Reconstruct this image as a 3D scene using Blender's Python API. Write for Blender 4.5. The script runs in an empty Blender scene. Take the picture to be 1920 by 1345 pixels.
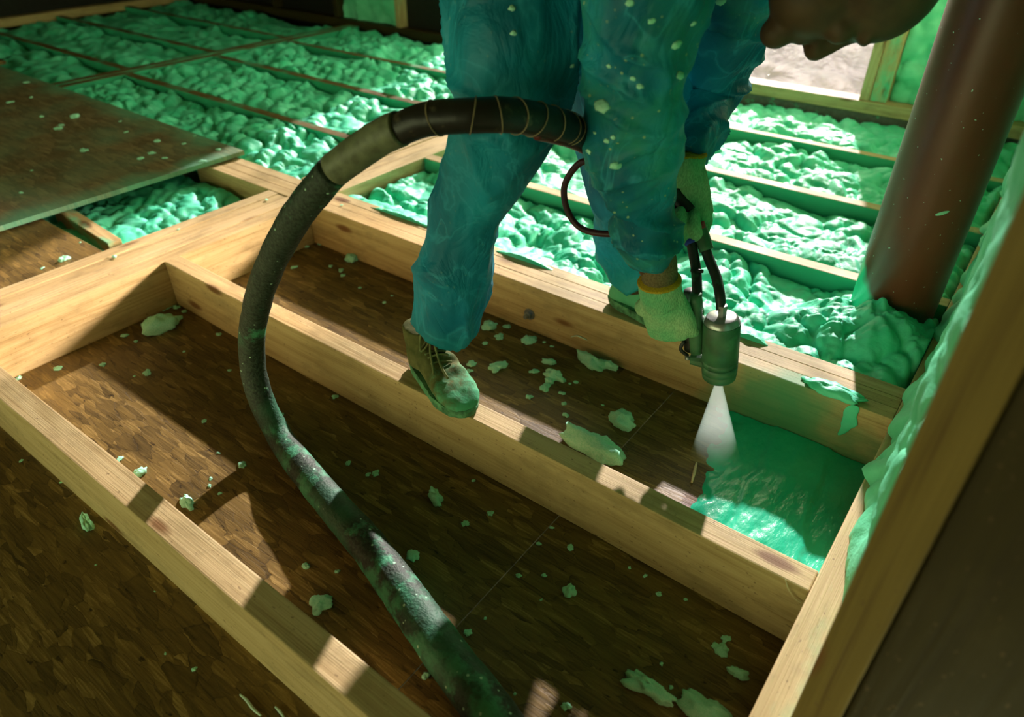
import bpy, bmesh, math, random
import numpy as np
from mathutils import Vector, Matrix
from mathutils.bvhtree import BVHTree

SC = bpy.context.scene
COL = SC.collection
random.seed(7)

# ------------------------------------------------------------------ camera
CAM_POS = np.array([1.9982, -0.8879, 1.0])
YAW, PITCH, ROLL, FPX = -0.6468, 0.6173, 0.0017, 1318.7
_f = np.array([math.sin(YAW)*math.cos(PITCH), math.cos(YAW)*math.cos(PITCH), -math.sin(PITCH)])
_r0 = np.array([math.cos(YAW), -math.sin(YAW), 0.0])
_u0 = np.cross(_r0, _f)
R_ = _r0*math.cos(ROLL) + _u0*math.sin(ROLL)
U_ = -_r0*math.sin(ROLL) + _u0*math.cos(ROLL)
F_ = _f
cam_data = bpy.data.cameras.new('camera')
cam_data.sensor_width = 36.0
cam_data.sensor_fit = 'HORIZONTAL'
cam_data.lens = 36.0*FPX/1920.0
cam_data.clip_start = 0.02
cam_data.dof.use_dof = True
cam_data.dof.focus_distance = 1.5
cam_data.dof.aperture_fstop = 2.8
cam = bpy.data.objects.new('camera', cam_data)
COL.objects.link(cam)
cam.matrix_world = Matrix(((R_[0], U_[0], -F_[0], CAM_POS[0]),
                           (R_[1], U_[1], -F_[1], CAM_POS[1]),
                           (R_[2], U_[2], -F_[2], CAM_POS[2]),
                           (0, 0, 0, 1)))
SC.camera = cam

# ------------------------------------------------------------------ light
world = bpy.data.worlds.new('daylight')
SC.world = world
world.use_nodes = True
bg = world.node_tree.nodes['Background']
bg.inputs[0].default_value = (0.92, 1.0, 0.50, 1)
bg.inputs[1].default_value = 3.6

SUN_DIR = Vector((0.30, -1.0, -0.46)).normalized()
sun_data = bpy.data.lights.new('sun', 'SUN')
sun_data.energy = 16.0
sun_data.angle = math.radians(1.2)
sun_data.color = (1.0, 0.88, 0.84)
sun = bpy.data.objects.new('sun', sun_data)
sun.rotation_euler = SUN_DIR.to_track_quat('-Z', 'Y').to_euler()
sun.location = (1.5, 6, 4)
COL.objects.link(sun)

# area light added outside, aimed through the out-of-view right-wall window at the cross beam
side_light_data = bpy.data.lights.new('added_side_light', 'AREA')
side_light_data.shape = 'SQUARE'; side_light_data.size = 1.2; side_light_data.energy = 32.0; side_light_data.color = (1.0, 0.80, 0.66)
side_light_data.spread = math.radians(14)
fac = bpy.data.objects.new('added_side_light', side_light_data); COL.objects.link(fac)
_tgt = Vector((0.0, -0.25, -0.08)); _dir = Vector((2.1, 2.4, 0.86)).normalized()
fac.location = _tgt+_dir*11.0
fac.rotation_euler = (-_dir).to_track_quat('-Z', 'Y').to_euler()

SC.view_settings.view_transform = 'Standard'
SC.view_settings.look = 'None'
SC.view_settings.gamma = 1.0
SC.view_settings.use_curve_mapping = False
SC.view_settings.exposure = 0.0
SC.cycles.use_denoising = True
SC.cycles.max_bounces = 6
SC.cycles.diffuse_bounces = 4
SC.cycles.glossy_bounces = 2
SC.cycles.transmission_bounces = 2
SC.cycles.transparent_max_bounces = 8
SC.cycles.volume_bounces = 1
SC.cycles.volume_max_steps = 64
SC.cycles.use_adaptive_sampling = True
SC.cycles.adaptive_threshold = 0.05
SC.cycles.caustics_reflective = False
SC.cycles.caustics_refractive = False

# ------------------------------------------------------------------ helpers
def ray(x, y):
    return F_ + R_*((x-960.0)/FPX) + U_*((672.5-y)/FPX)
def on(x, y, ax, v):
    d = ray(x, y); t = (v-CAM_POS[ax])/d[ax]
    return CAM_POS + d*t
def pz(x, y, z=0.0): return on(x, y, 2, z)
def py(x, y, v): return on(x, y, 1, v)

def hash3(ix, iy, iz, seed):
    h = (ix*374761393 + iy*668265263 + iz*2147483647 + seed*1274126177) & 0xFFFFFFFF
    h = ((h ^ (h >> 13))*1274126177) & 0xFFFFFFFF
    h = ((h ^ (h >> 16))*2246822519) & 0xFFFFFFFF
    h = h ^ (h >> 15)
    return (h & 0xFFFFFF)/float(0xFFFFFF)

def vnoise(P, seed=0):
    P = np.asarray(P, float)
    if P.shape[1] == 2: P = np.hstack([P, np.zeros((len(P), 1))])
    i = np.floor(P).astype(np.int64); f = P-i; f = f*f*f*(f*(f*6-15)+10)
    o = 0
    for a in (0, 1):
        for b in (0, 1):
            for c in (0, 1):
                w = (f[:, 0] if a else 1-f[:, 0])*(f[:, 1] if b else 1-f[:, 1])*(f[:, 2] if c else 1-f[:, 2])
                o = o + w*hash3(i[:, 0]+a, i[:, 1]+b, i[:, 2]+c, seed)
    return o*2-1

def fbm(P, seed=0, octv=3):
    o = 0; a = 1.0; P = np.asarray(P, float)
    for k in range(octv):
        o = o + a*vnoise(P*(2.03**k), seed+k*17); a *= 0.5
    return o

def bumps(P, s, seed, rmin=0.45, rmax=0.85):
    """field of overlapping round lumps, cell size s; returns height in metres / s"""
    P = np.asarray(P, float)/s
    i = np.floor(P).astype(np.int64); o = np.zeros(len(P)); z0 = np.zeros(len(P), np.int64)
    for a in (-1, 0, 1):
        for b in (-1, 0, 1):
            cx = i[:, 0]+a; cy = i[:, 1]+b
            jx = hash3(cx, cy, z0, seed); jy = hash3(cx, cy, z0+1, seed); r = rmin+(rmax-rmin)*hash3(cx, cy, z0+2, seed)
            d2 = (P[:, 0]-cx-jx)**2+(P[:, 1]-cy-jy)**2
            o = np.maximum(o, np.sqrt(np.maximum(0, 1-d2/(r*r)))*r)
    return o

def tag(o, label=None, cat=None, group=None, kind=None):
    if label: o['label'] = label
    if cat: o['category'] = cat
    if group: o['group'] = group
    if kind: o['kind'] = kind
    return o

def empty(name, loc=(0, 0, 0), label=None, cat=None, group=None, kind=None):
    o = bpy.data.objects.new(name, None); COL.objects.link(o)
    o.location = loc; o.empty_display_size = 0.05
    return tag(o, label, cat, group, kind)

def link(name, me, mat=None, parent=None, smooth=True, loc=None):
    o = bpy.data.objects.new(name, me); COL.objects.link(o)
    if mat is not None and not len(me.materials): me.materials.append(mat)
    if smooth:
        me.polygons.foreach_set('use_smooth', [True]*len(me.polygons))
    if loc is not None: o.location = loc
    if parent is not None:
        o.parent = parent
    return o

def mk(name, verts, faces, mat=None, parent=None, smooth=True, origin=None):
    """mesh given in world coordinates, its origin moved to `origin` (default the parent's place or its base centre)"""
    v = np.asarray(verts, float)
    if parent is not None: og = np.array(parent.location) if origin is None else np.asarray(origin, float)
    elif origin is not None: og = np.asarray(origin, float)
    else: og = np.array([(v[:, 0].min()+v[:, 0].max())/2, (v[:, 1].min()+v[:, 1].max())/2, v[:, 2].min()])
    me = bpy.data.meshes.new(name)
    me.from_pydata([tuple(p) for p in (v-og)], [], [tuple(f) for f in faces]); me.update()
    o = link(name, me, mat, parent, smooth)
    base = np.array([0., 0., 0.])
    if parent is not None:
        pp = parent; acc = np.array([0., 0., 0.])
        while pp is not None: acc = acc+np.array(pp.location); pp = pp.parent
        o.location = tuple(np.zeros(3))
        # vertices were made relative to og; shift so that they land in world space
        o.location = tuple(og-acc)
    else:
        o.location = tuple(og)
    return o

def wpos(o):
    acc = np.zeros(3)
    while o is not None: acc = acc+np.array(o.location); o = o.parent
    return acc

def mkc(name, verts, faces, mat, parent, smooth=True):
    """child mesh from world coordinates"""
    return mk(name, verts, faces, mat, parent, smooth, origin=wpos(parent))

def box_mesh(name, sx, sy, sz, bev=0.003, mat=None, wob=0.0, seed=0, cuts=0):
    bm = bmesh.new()
    bmesh.ops.create_cube(bm, size=1.0)
    for v in bm.verts: v.co = Vector((v.co.x*sx, v.co.y*sy, v.co.z*sz))
    if bev > 0:
        bmesh.ops.bevel(bm, geom=list(bm.edges), offset=bev, segments=2, affect='EDGES', profile=0.6)
    if cuts:
        n = cuts
        for k in range(1, n):
            x = -sx/2+sx*k/n
            bmesh.ops.bisect_plane(bm, geom=list(bm.verts)+list(bm.edges)+list(bm.faces), plane_co=(x, 0, 0), plane_no=(1, 0, 0))
        if wob:
            P = np.array([v.co[:] for v in bm.verts])
            a = vnoise(np.stack([P[:, 0]*2.1+seed*3.7, P[:, 1]*0+1.3, P[:, 2]*0], 1), seed)*wob
            b = vnoise(np.stack([P[:, 0]*2.6+seed*1.9, P[:, 1]*0+5.3, P[:, 2]*0], 1), seed+3)*wob
            for v, da, db in zip(bm.verts, a, b):
                v.co.y += da; v.co.z += db*0.5
    me = bpy.data.meshes.new(name); bm.to_mesh(me); bm.free()
    if mat: me.materials.append(mat)
    return me

def board(name, x0, x1, y0, y1, z0, z1, mat, parent=None, axis='X', bev=0.003, wob=0.0, seed=0, cuts=0):
    """sawn timber whose grain (local X) runs along axis"""
    c = ((x0+x1)/2, (y0+y1)/2, (z0+z1)/2)
    if axis == 'X': me = box_mesh(name, x1-x0, y1-y0, z1-z0, bev, mat, wob, seed, cuts)
    elif axis == 'Y': me = box_mesh(name, y1-y0, x1-x0, z1-z0, bev, mat, wob, seed, cuts)
    else: me = box_mesh(name, z1-z0, y1-y0, x1-x0, bev, mat, wob, seed, cuts)
    o = link(name, me, None, parent, smooth=False)
    loc = np.array(c)
    if parent is not None: loc = loc-wpos(parent)
    o.location = tuple(loc)
    if axis == 'Y': o.rotation_euler = (0, 0, math.pi/2)
    if axis == 'Z': o.rotation_euler = (0, -math.pi/2, 0)
    return o

def catmull(P, n):
    P = [np.array(p, float) for p in P]
    P = [2*P[0]-P[1]]+P+[2*P[-1]-P[-2]]
    out = []
    for i in range(1, len(P)-2):
        p0, p1, p2, p3 = P[i-1:i+3]
        for k in range(n):
            t = k/n
            out.append(0.5*((2*p1)+(-p0+p2)*t+(2*p0-5*p1+4*p2-p3)*t*t+(-p0+3*p1-3*p2+p3)*t**3))
    out.append(P[-2])
    return np.array(out)

def tube(path, rad, seg=14, caps=True, ell=None, side=None, rough=0.0, seed=0):
    """swept tube; rad scalar or per point; ell=(a,b) axis factors with a along side"""
    path = np.asarray(path, float); n = len(path)
    rad = np.full(n, rad) if np.isscalar(rad) else np.asarray(rad, float)
    if len(rad) != n: rad = np.interp(np.linspace(0, 1, n), np.linspace(0, 1, len(rad)), rad)
    t = np.gradient(path, axis=0); t /= np.linalg.norm(t, axis=1)[:, None]+1e-12
    a = np.array(side if side is not None else ((0, 0, 1) if abs(t[0][2]) < 0.8 else (1, 0, 0)), float)
    V = []; 
    for i in range(n):
        a = a-t[i]*(a@t[i]); a /= np.linalg.norm(a)+1e-12
        b = np.cross(t[i], a)
        ea, eb = (1, 1) if ell is None else ell
        for k in range(seg):
            q = 2*math.pi*k/seg
            V.append(path[i]+(a*math.cos(q)*ea+b*math.sin(q)*eb)*rad[i])
    V = np.array(V)
    if rough:
        ctr = np.repeat(path, seg, axis=0)
        nrm = V-ctr; V = ctr+nrm*(1+rough*fbm(V*28, seed, 3))[:, None]
    Fc = []
    for i in range(n-1):
        for k in range(seg):
            k2 = (k+1) % seg
            Fc.append((i*seg+k, i*seg+k2, (i+1)*seg+k2, (i+1)*seg+k))
    if caps:
        Fc.append(tuple(range(seg))[::-1]); Fc.append(tuple(range((n-1)*seg, n*seg)))
    return V, Fc

def ellipsoid(c, rx, ry, rz, frame=None, nu=20, nv=12):
    c = np.array(c, float); fr = np.eye(3) if frame is None else np.array(frame, float)
    V = []; Fc = []
    for j in range(nv+1):
        th = math.pi*j/nv
        for i in range(nu):
            ph = 2*math.pi*i/nu
            V.append(c+fr[0]*rx*math.sin(th)*math.cos(ph)+fr[1]*ry*math.sin(th)*math.sin(ph)+fr[2]*rz*math.cos(th))
    for j in range(nv):
        for i in range(nu):
            i2 = (i+1) % nu
            Fc.append((j*nu+i, (j+1)*nu+i, (j+1)*nu+i2, j*nu+i2))
    return np.array(V), Fc

def merge(parts):
    V = []; Fc = []; n = 0
    for v, f in parts:
        V.append(v); Fc += [tuple(i+n for i in q) for q in f]; n += len(v)
    return np.vstack(V), Fc

def remesh(parts, voxel, smooth=6, disp=None):
    """fuse closed pieces into one continuous skin; returns world verts, faces"""
    V, Fc = merge(parts)
    me = bpy.data.meshes.new('tmp'); me.from_pydata([tuple(p) for p in V], [], Fc); me.update()
    bm = bmesh.new(); bm.from_mesh(me)
    bmesh.ops.remove_doubles(bm, verts=bm.verts, dist=1e-5)
    bmesh.ops.recalc_face_normals(bm, faces=bm.faces); bm.to_mesh(me); bm.free()
    o = bpy.data.objects.new('tmp', me); COL.objects.link(o)
    m = o.modifiers.new('r', 'REMESH'); m.mode = 'VOXEL'; m.voxel_size = voxel
    if smooth:
        s = o.modifiers.new('s', 'SMOOTH'); s.factor = 0.5; s.iterations = smooth
    dg = bpy.context.evaluated_depsgraph_get()
    ev = o.evaluated_get(dg); m2 = bpy.data.meshes.new_from_object(ev)
    n = len(m2.vertices); co = np.empty(n*3); m2.vertices.foreach_get('co', co); co = co.reshape(-1, 3)
    no = np.empty(n*3); m2.vertices.foreach_get('normal', no); no = no.reshape(-1, 3)
    fc = [tuple(p.vertices) for p in m2.polygons]
    bpy.data.objects.remove(o); bpy.data.meshes.remove(me); bpy.data.meshes.remove(m2)
    if disp is not None: co = co+no*disp(co, no)[:, None]
    return co, fc

def limb(pts, rads, n=8, seg=18, ell=None, side=None):
    p = catmull(pts, n)
    r = np.interp(np.linspace(0, len(pts)-1, len(p)), range(len(pts)), rads)
    return tube(p, r, seg, True, ell, side)

def blob_mesh(seed, nu=12, nv=8, flat=0.6, rough=0.35):
    V, Fc = ellipsoid((0, 0, 0), 1, 1, flat, None, nu, nv)
    d = np.clip(1+rough*fbm(V*1.5+seed*5.1, seed, 2), 0.45, 1.5)
    d2 = 1+0.15*vnoise(V*3.5+seed, seed+2)+0.06*vnoise(V*8+seed, seed+3)
    V = V*(d*d2)[:, None]
    V[:, 2] = np.where(V[:, 2] < -0.25, -0.25, V[:, 2])
    return V, Fc

# ------------------------------------------------------------------ materials
class NT:
    def __init__(s, name):
        s.m = bpy.data.materials.new(name); s.m.use_nodes = True
        s.t = s.m.node_tree; s.bsdf = s.t.nodes['Principled BSDF']; s.out = s.t.nodes['Material Output']
    def n(s, typ, **kw):
        nd = s.t.nodes.new('ShaderNode'+typ)
        for k, v in kw.items():
            if k in ('operation', 'blend_type', 'feature', 'voronoi_dimensions', 'noise_dimensions', 'data_type', 'wave_type', 'bands_direction', 'distance', 'interpolation_type', 'noise_type', 'normalize'):
                setattr(nd, k, v)
            else:
                s.set(nd, k, v)
        return nd
    def set(s, nd, k, v):
        key = int(k[1:]) if k[0] == 'i' and k[1:].isdigit() else k.replace('_', ' ')
        inp = nd.inputs[key]
        if hasattr(v, 'is_output') or isinstance(v, bpy.types.NodeSocket): s.t.links.new(v, inp)
        elif isinstance(v, bpy.types.Node): s.t.links.new(v.outputs[0], inp)
        else: inp.default_value = v
    def ramp(s, fac, stops, interp='LINEAR'):
        nd = s.t.nodes.new('ShaderNodeValToRGB'); cr = nd.color_ramp; cr.interpolation = interp
        while len(cr.elements) > 1: cr.elements.remove(cr.elements[-1])
        for i, (p, c) in enumerate(stops):
            e = cr.elements[0] if i == 0 else cr.elements.new(p)
            e.position = p; e.color = (c, c, c, 1) if np.isscalar(c) else tuple(c)+(1,)
        s.set(nd, 'Fac', fac); return nd
    def mix(s, fac, a, b, blend='MIX'):
        nd = s.t.nodes.new('ShaderNodeMix'); nd.data_type = 'RGBA'; nd.blend_type = blend
        def st(sock, v):
            if isinstance(v, bpy.types.Node): s.t.links.new(v.outputs[2 if v.bl_idname == 'ShaderNodeMix' else 0], sock)
            elif isinstance(v, bpy.types.NodeSocket): s.t.links.new(v, sock)
            elif np.isscalar(v): sock.default_value = v
            else: sock.default_value = tuple(v)+(1,) if len(v) == 3 else v
        st(nd.inputs[0], fac); st(nd.inputs[6], a); st(nd.inputs[7], b)
        return nd
    def math(s, op, a, b=0.0, c=None):
        nd = s.n('Math', operation=op); s.set(nd, 'i0', a); s.set(nd, 'i1', b)
        if c is not None: s.set(nd, 'i2', c)
        return nd
    def coords(s, kind='Object', scale=(1, 1, 1), rot=(0, 0, 0), loc=(0, 0, 0)):
        tc = s.t.nodes.new('ShaderNodeTexCoord'); mp = s.t.nodes.new('ShaderNodeMapping')
        s.t.links.new(tc.outputs[kind], mp.inputs[0])
        mp.inputs['Scale'].default_value = scale; mp.inputs['Rotation'].default_value = rot; mp.inputs['Location'].default_value = loc
        return mp
    def base(s, col, rough=0.6, spec=0.3):
        b = s.bsdf
        if isinstance(col, bpy.types.Node): s.t.links.new(col.outputs[2 if col.bl_idname == 'ShaderNodeMix' else 0], b.inputs['Base Color'])
        else: b.inputs['Base Color'].default_value = tuple(col)+(1,)
        s.set(b, 'Roughness', rough); b.inputs['Specular IOR Level'].default_value = spec
    def bump(s, h, strength=0.3, dist=0.01, nrm=None):
        nd = s.t.nodes.new('ShaderNodeBump'); s.set(nd, 'Height', h); nd.inputs['Strength'].default_value = strength; nd.inputs['Distance'].default_value = dist
        if nrm is not None: s.t.links.new(nrm.outputs[0], nd.inputs['Normal'])
        s.t.links.new(nd.outputs[0], s.bsdf.inputs['Normal']); return nd

FOAM_A = (0.06, 0.64, 0.38); FOAM_B = (0.17, 0.80, 0.56)

def mat_wood(name, light=(0.54, 0.405, 0.20), mid=(0.45, 0.325, 0.145), dark=(0.30, 0.195, 0.075), stain=0.0, dirt=0.5, spray=None, coat=False):
    w = NT(name)
    oi = w.t.nodes.new('ShaderNodeObjectInfo')
    tc = w.t.nodes.new('ShaderNodeTexCoord')
    add = w.n('VectorMath', operation='ADD')
    sc = w.n('VectorMath', operation='SCALE'); sc.inputs[0].default_value = (17, 5, 9); w.t.links.new(oi.outputs['Random'], sc.inputs['Scale'])
    w.t.links.new(tc.outputs['Object'], add.inputs[0]); w.t.links.new(sc.outputs[0], add.inputs[1])
    def mp(scale):
        m = w.t.nodes.new('ShaderNodeMapping'); w.t.links.new(add.outputs[0], m.inputs[0]); m.inputs['Scale'].default_value = scale; return m
    # growth-ring figure, warped along the board
    warp = w.n('TexNoise', Vector=mp((0.7, 9, 9)), Scale=1.0, Detail=2.0)
    fig = w.n('TexNoise', Vector=mp((1.1, 60, 60)), Scale=1.0, Detail=3.0, Distortion=0.6)
    rings = w.n('Math', operation='SINE', i0=w.math('MULTIPLY', warp, 70.0))
    fine = w.n('TexNoise', Vector=mp((6, 420, 420)), Scale=1.0, Detail=2.0)
    g = w.math('ADD', w.math('MULTIPLY', rings, 0.07), w.math('ADD', w.math('MULTIPLY', fig, 0.45), w.math('MULTIPLY', fine, 0.50)))
    col = w.ramp(g, [(0.22, dark), (0.42, mid), (0.66, light)])
    # knots
    kn = w.n('TexVoronoi', Vector=mp((2.6, 8.0, 8.0)), Scale=1.0, Randomness=1.0)
    km = w.ramp(kn.outputs['Distance'], [(0.0, 1.0), (0.075, 0.85), (0.13, 0.0)])
    col = w.mix(km, col, (0.15, 0.06, 0.015))
    # dirt and scuffs
    dn = w.n('TexNoise', Vector=mp((7, 16, 16)), Scale=1.0, Detail=6.0, Roughness=0.7)
    dm = w.ramp(dn, [(0.50, 0.0), (0.72, dirt)])
    col = w.mix(dm, col, (0.16, 0.12, 0.05))
    sp = w.n('TexNoise', Vector=mp((90, 160, 160)), Scale=1.0, Detail=1.0)
    spm = w.ramp(sp, [(0.70, 0.0), (0.76, 0.6)])
    col = w.mix(spm, col, (0.12, 0.07, 0.03))
    if spray:
        sx = w.t.nodes.new('ShaderNodeSeparateXYZ'); w.t.links.new(tc.outputs['Object'], sx.inputs[0])
        bn = w.n('TexNoise', Vector=mp((7, 7, 7)), Scale=1.0, Detail=4.0)
        gg = w.math('ADD', w.math('MULTIPLY', w.math('ABSOLUTE', w.math('SUBTRACT', sx.outputs['X'], spray)), -3.4), w.math('ADD', w.math('MULTIPLY', bn, 1.3), w.math('MULTIPLY', sx.outputs['Z'], -3.0)))
        col = w.mix(w.ramp(gg, [(0.0, 0.0), (0.35, 0.70), (0.62, 0.85)]), col, (0.025, 0.30, 0.14))
    if coat:
        sz = w.t.nodes.new('ShaderNodeSeparateXYZ'); w.t.links.new(tc.outputs['Normal'], sz.inputs[0])
        cn = w.n('TexNoise', Vector=mp((6, 20, 20)), Scale=1.0, Detail=4.0)
        cm = w.ramp(w.math('ADD', w.math('MULTIPLY', w.math('ABSOLUTE', sz.outputs['Z']), -1.0), w.math('MULTIPLY', cn, 0.9)), [(-0.2 if False else 0.05, 0.0), (0.22, 0.95)])
        col = w.mix(cm, col, (0.03, 0.40, 0.23))  # foam coat on the side faces, its green darkened as if in shade
    if stain > 0:
        fn = w.n('TexNoise', Vector=mp((5, 9, 9)), Scale=1.0, Detail=4.0, Roughness=0.6)
        fm = w.ramp(fn, [(0.56-stain*0.1, 0.0), (0.72-stain*0.1, min(1.0, stain))])
        col = w.mix(fm, col, FOAM_A)
    w.base(col, 0.62, 0.25)
    w.bump(w.math('ADD', fine, w.math('MULTIPLY', rings, 0.15)), 0.35, 0.002)
    return w.m

def mat_osb(name, dk=(0.046, 0.029, 0.007), md=(0.19, 0.122, 0.033), lt=(0.42, 0.29, 0.10), dust=0.0, zgloss=0.5):
    w = NT(name)
    val = None; hgt = None
    WN = w.n('TexNoise', Vector=w.coords('Object', (26, 26, 1)), Scale=1.0, Detail=3.0)
    for i, (th, sx, sy) in enumerate([(0.35, 9, 34), (-0.95, 10, 40), (1.35, 11, 32), (2.45, 9, 46), (0.05, 12, 52), (1.95, 11, 34), (0.8, 14, 70)]):
        warpc = w.coords('Object', (sx, sy, 1), (0, 0, th), (i*3.1, i*7.7, 0))
        wn = WN
        ad = w.n('VectorMath', operation='ADD'); w.t.links.new(warpc.outputs[0], ad.inputs[0])
        ws = w.n('VectorMath', operation='SCALE'); w.t.links.new(wn.outputs['Color'], ws.inputs[0]); ws.inputs['Scale'].default_value = 0.55
        w.t.links.new(ws.outputs[0], ad.inputs[1])
        v = w.n('TexVoronoi', voronoi_dimensions='2D', Vector=ad.outputs[0], Scale=1.0)
        sep = w.t.nodes.new('ShaderNodeSeparateColor'); w.t.links.new(v.outputs['Color'], sep.inputs[0])
        gr = w.n('TexNoise', noise_dimensions='2D', Vector=w.coords('Object', (sx*1.0, sy*4, 1), (0, 0, th), (i*2.3, i*1.7, 0)), Scale=1.0, Detail=2.0)
        lv = w.math('ADD', w.math('MULTIPLY', sep.outputs[0], 0.44), w.math('MULTIPLY', gr, 0.58))
        ve = w.n('TexVoronoi', voronoi_dimensions='2D', feature='DISTANCE_TO_EDGE', Vector=ad.outputs[0], Scale=1.0)
        lv = w.math('SUBTRACT', lv, w.ramp(ve, [(0.0, 0.16), (0.05, 0.0)])).outputs[0]
        if val is None: val = lv; hgt = sep.outputs[1]
        else:
            msk = w.ramp(sep.outputs[2], [(0.0, 0.0), (0.62, 0.0), (0.64, 1.0)])
            a = w.t.nodes.new('ShaderNodeMix'); w.set(a, 'i0', msk); w.set(a, 'i2', val); w.set(a, 'i3', lv); val = a.outputs[0]
            b = w.t.nodes.new('ShaderNodeMix'); w.set(b, 'i0', msk); w.set(b, 'i2', hgt); w.set(b, 'i3', sep.outputs[1]); hgt = b.outputs[0]
    blot = w.n('TexNoise', Vector=w.coords('Object', (5, 5, 1)), Scale=1.0, Detail=5.0)
    fine = w.n('TexNoise', Vector=w.coords('Object', (260, 260, 1)), Scale=1.0, Detail=2.0)
    g = w.math('ADD', w.math('MULTIPLY', val, 0.85), w.math('ADD', w.math('MULTIPLY', fine, 0.16), w.math('MULTIPLY', blot, 0.22)))
    col = w.ramp(g, [(0.30, dk), (0.50, tuple(np.array(md)*0.62)), (0.74, md), (1.0, lt)])
    gap = w.n('TexNoise', Vector=w.coords('Object', (26, 56, 1), (0, 0, -0.5)), Scale=1.0, Detail=3.0)
    gm = w.ramp(gap, [(0.27, 0.9), (0.33, 0.0)])
    col = w.mix(gm, col, (0.016, 0.008, 0.002))
    if dust > 0:
        dn = w.n('TexNoise', Vector=w.coords('Object', (3.5, 3.5, 1)), Scale=1.0, Detail=5.0)
        col = w.mix(w.ramp(dn, [(0.42, 0.0), (0.75, dust)]), col, (0.20, 0.50, 0.34))
        sx = w.t.nodes.new('ShaderNodeSeparateXYZ'); w.t.links.new(w.coords('Object').outputs[0], sx.inputs[0])
        ex = w.math('MULTIPLY', w.math('SUBTRACT', sx.outputs['X'], 1.10), 6.0); ey = w.math('MULTIPLY', w.math('SUBTRACT', sx.outputs['Y'], 0.56), 7.0)
        em = w.math('ADD', w.math('MAXIMUM', ex, ey), w.math('MULTIPLY', w.math('SUBTRACT', dn, 0.5), 2.6))
        col = w.mix(w.ramp(em, [(0.0, 0.0), (0.9, 0.6)]), col, (0.12, 0.46, 0.29))
    w.base(col, zgloss, 0.3)
    w.bump(w.math('ADD', w.math('MULTIPLY', hgt, 0.6), w.math('MULTIPLY', val, 0.4)), 0.6, 0.004)
    return w.m

def mat_foam(name, a=FOAM_A, b=FOAM_B, rough=0.5, spec=0.25, fine=1.0, dirt=0.0):
    w = NT(name)
    n1 = w.n('TexNoise', Vector=w.coords('Object', (14, 14, 14)), Scale=1.0, Detail=4.0)
    col = w.mix(w.ramp(n1, [(0.35, 0.0), (0.7, 1.0)]), a, b)
    n2 = w.n('TexNoise', Vector=w.coords('Object', (160, 160, 160)), Scale=1.0, Detail=3.0)
    w.base(col, rough, spec)
    w.bsdf.inputs['Subsurface Weight'].default_value = 0.0
    w.bump(n2, 0.25*fine, 0.004)
    return w.m

def mat_plain(name, col, rough=0.5, spec=0.3, metal=0.0, var=0.25, scale=40, bump=0.1, splat=0.0, splatcol=FOAM_A, splatscale=30):
    w = NT(name)
    n1 = w.n('TexNoise', Vector=w.coords('Object', (scale,)*3), Scale=1.0, Detail=4.0)
    c = w.mix(w.ramp(n1, [(0.3, 0.0), (0.7, 1.0)]), tuple(np.array(col)*(1-var)), tuple(np.minimum(1, np.array(col)*(1+var))))
    if splat > 0:
        n2 = w.n('TexNoise', Vector=w.coords('Object', (splatscale,)*3, loc=(3, 5, 7)), Scale=1.0, Detail=5.0, Roughness=0.6)
        c = w.mix(w.ramp(n2, [(0.62-0.18*splat, 0.0), (0.70-0.18*splat, min(1, splat+0.3))]), c, splatcol)
    w.base(c, rough, spec); w.bsdf.inputs['Metallic'].default_value = metal
    if bump: w.bump(n1, bump, 0.003)
    return w.m

M = {}
M['wood'] = mat_wood('pine_timber')
M['wood_b'] = mat_wood('pine_timber_pale', (0.58, 0.45, 0.24), (0.50, 0.37, 0.18), (0.34, 0.23, 0.10))
M['wood_stained'] = mat_wood('pine_timber_foam_stained', stain=0.8)
M['wood_sprayed'] = mat_wood('pine_timber_sprayed', spray=1.12)
M['wood_coated'] = mat_wood('pine_timber_foam_sided', (0.58, 0.45, 0.24), (0.50, 0.37, 0.18), (0.34, 0.23, 0.10), stain=0.2, coat=True)
M['wood_dusty'] = mat_wood('pine_timber_dusty', stain=0.25)
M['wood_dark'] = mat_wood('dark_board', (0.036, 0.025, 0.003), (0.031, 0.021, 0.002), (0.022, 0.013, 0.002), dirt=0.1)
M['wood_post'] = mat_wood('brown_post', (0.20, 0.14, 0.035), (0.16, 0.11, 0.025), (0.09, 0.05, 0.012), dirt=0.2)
M['wood_far'] = mat_wood('foam_dusted_timber', (0.20, 0.14, 0.045), (0.14, 0.09, 0.03), (0.08, 0.045, 0.012), stain=0.55, coat=True)
M['osb'] = mat_osb('osb_subfloor')
M['osb_sheet'] = mat_osb('osb_sheet_dusty', dk=(0.12, 0.082, 0.04), md=(0.25, 0.18, 0.09), lt=(0.38, 0.29, 0.16), dust=0.35)
M['foam'] = mat_foam('cured_foam')
M['foam_wall'] = mat_foam('cured_wall_foam', (0.12, 0.60, 0.34), (0.2, 0.74, 0.48))
M['crumb'] = mat_foam('foam_crumb', (0.30, 0.78, 0.54), (0.50, 0.90, 0.72), 0.7, 0.15)
M['black'] = mat_plain('dark_membrane', (0.012, 0.012, 0.009), 0.6, 0.2)
M['grey_strip'] = mat_plain('grey_sill_strip', (0.12, 0.115, 0.10), 0.7, 0.2, splat=0.15)
M['plaster'] = mat_plain('shell_board', (0.26, 0.19, 0.09), 0.8, 0.1)

# ------------------------------------------------------------------ the room shell
H = -0.152          # subfloor level, joist tops are z = 0
XE = 1.954          # inner edge of the right-hand sole plate
YW = 2.95           # inner face of the far wall

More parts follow.
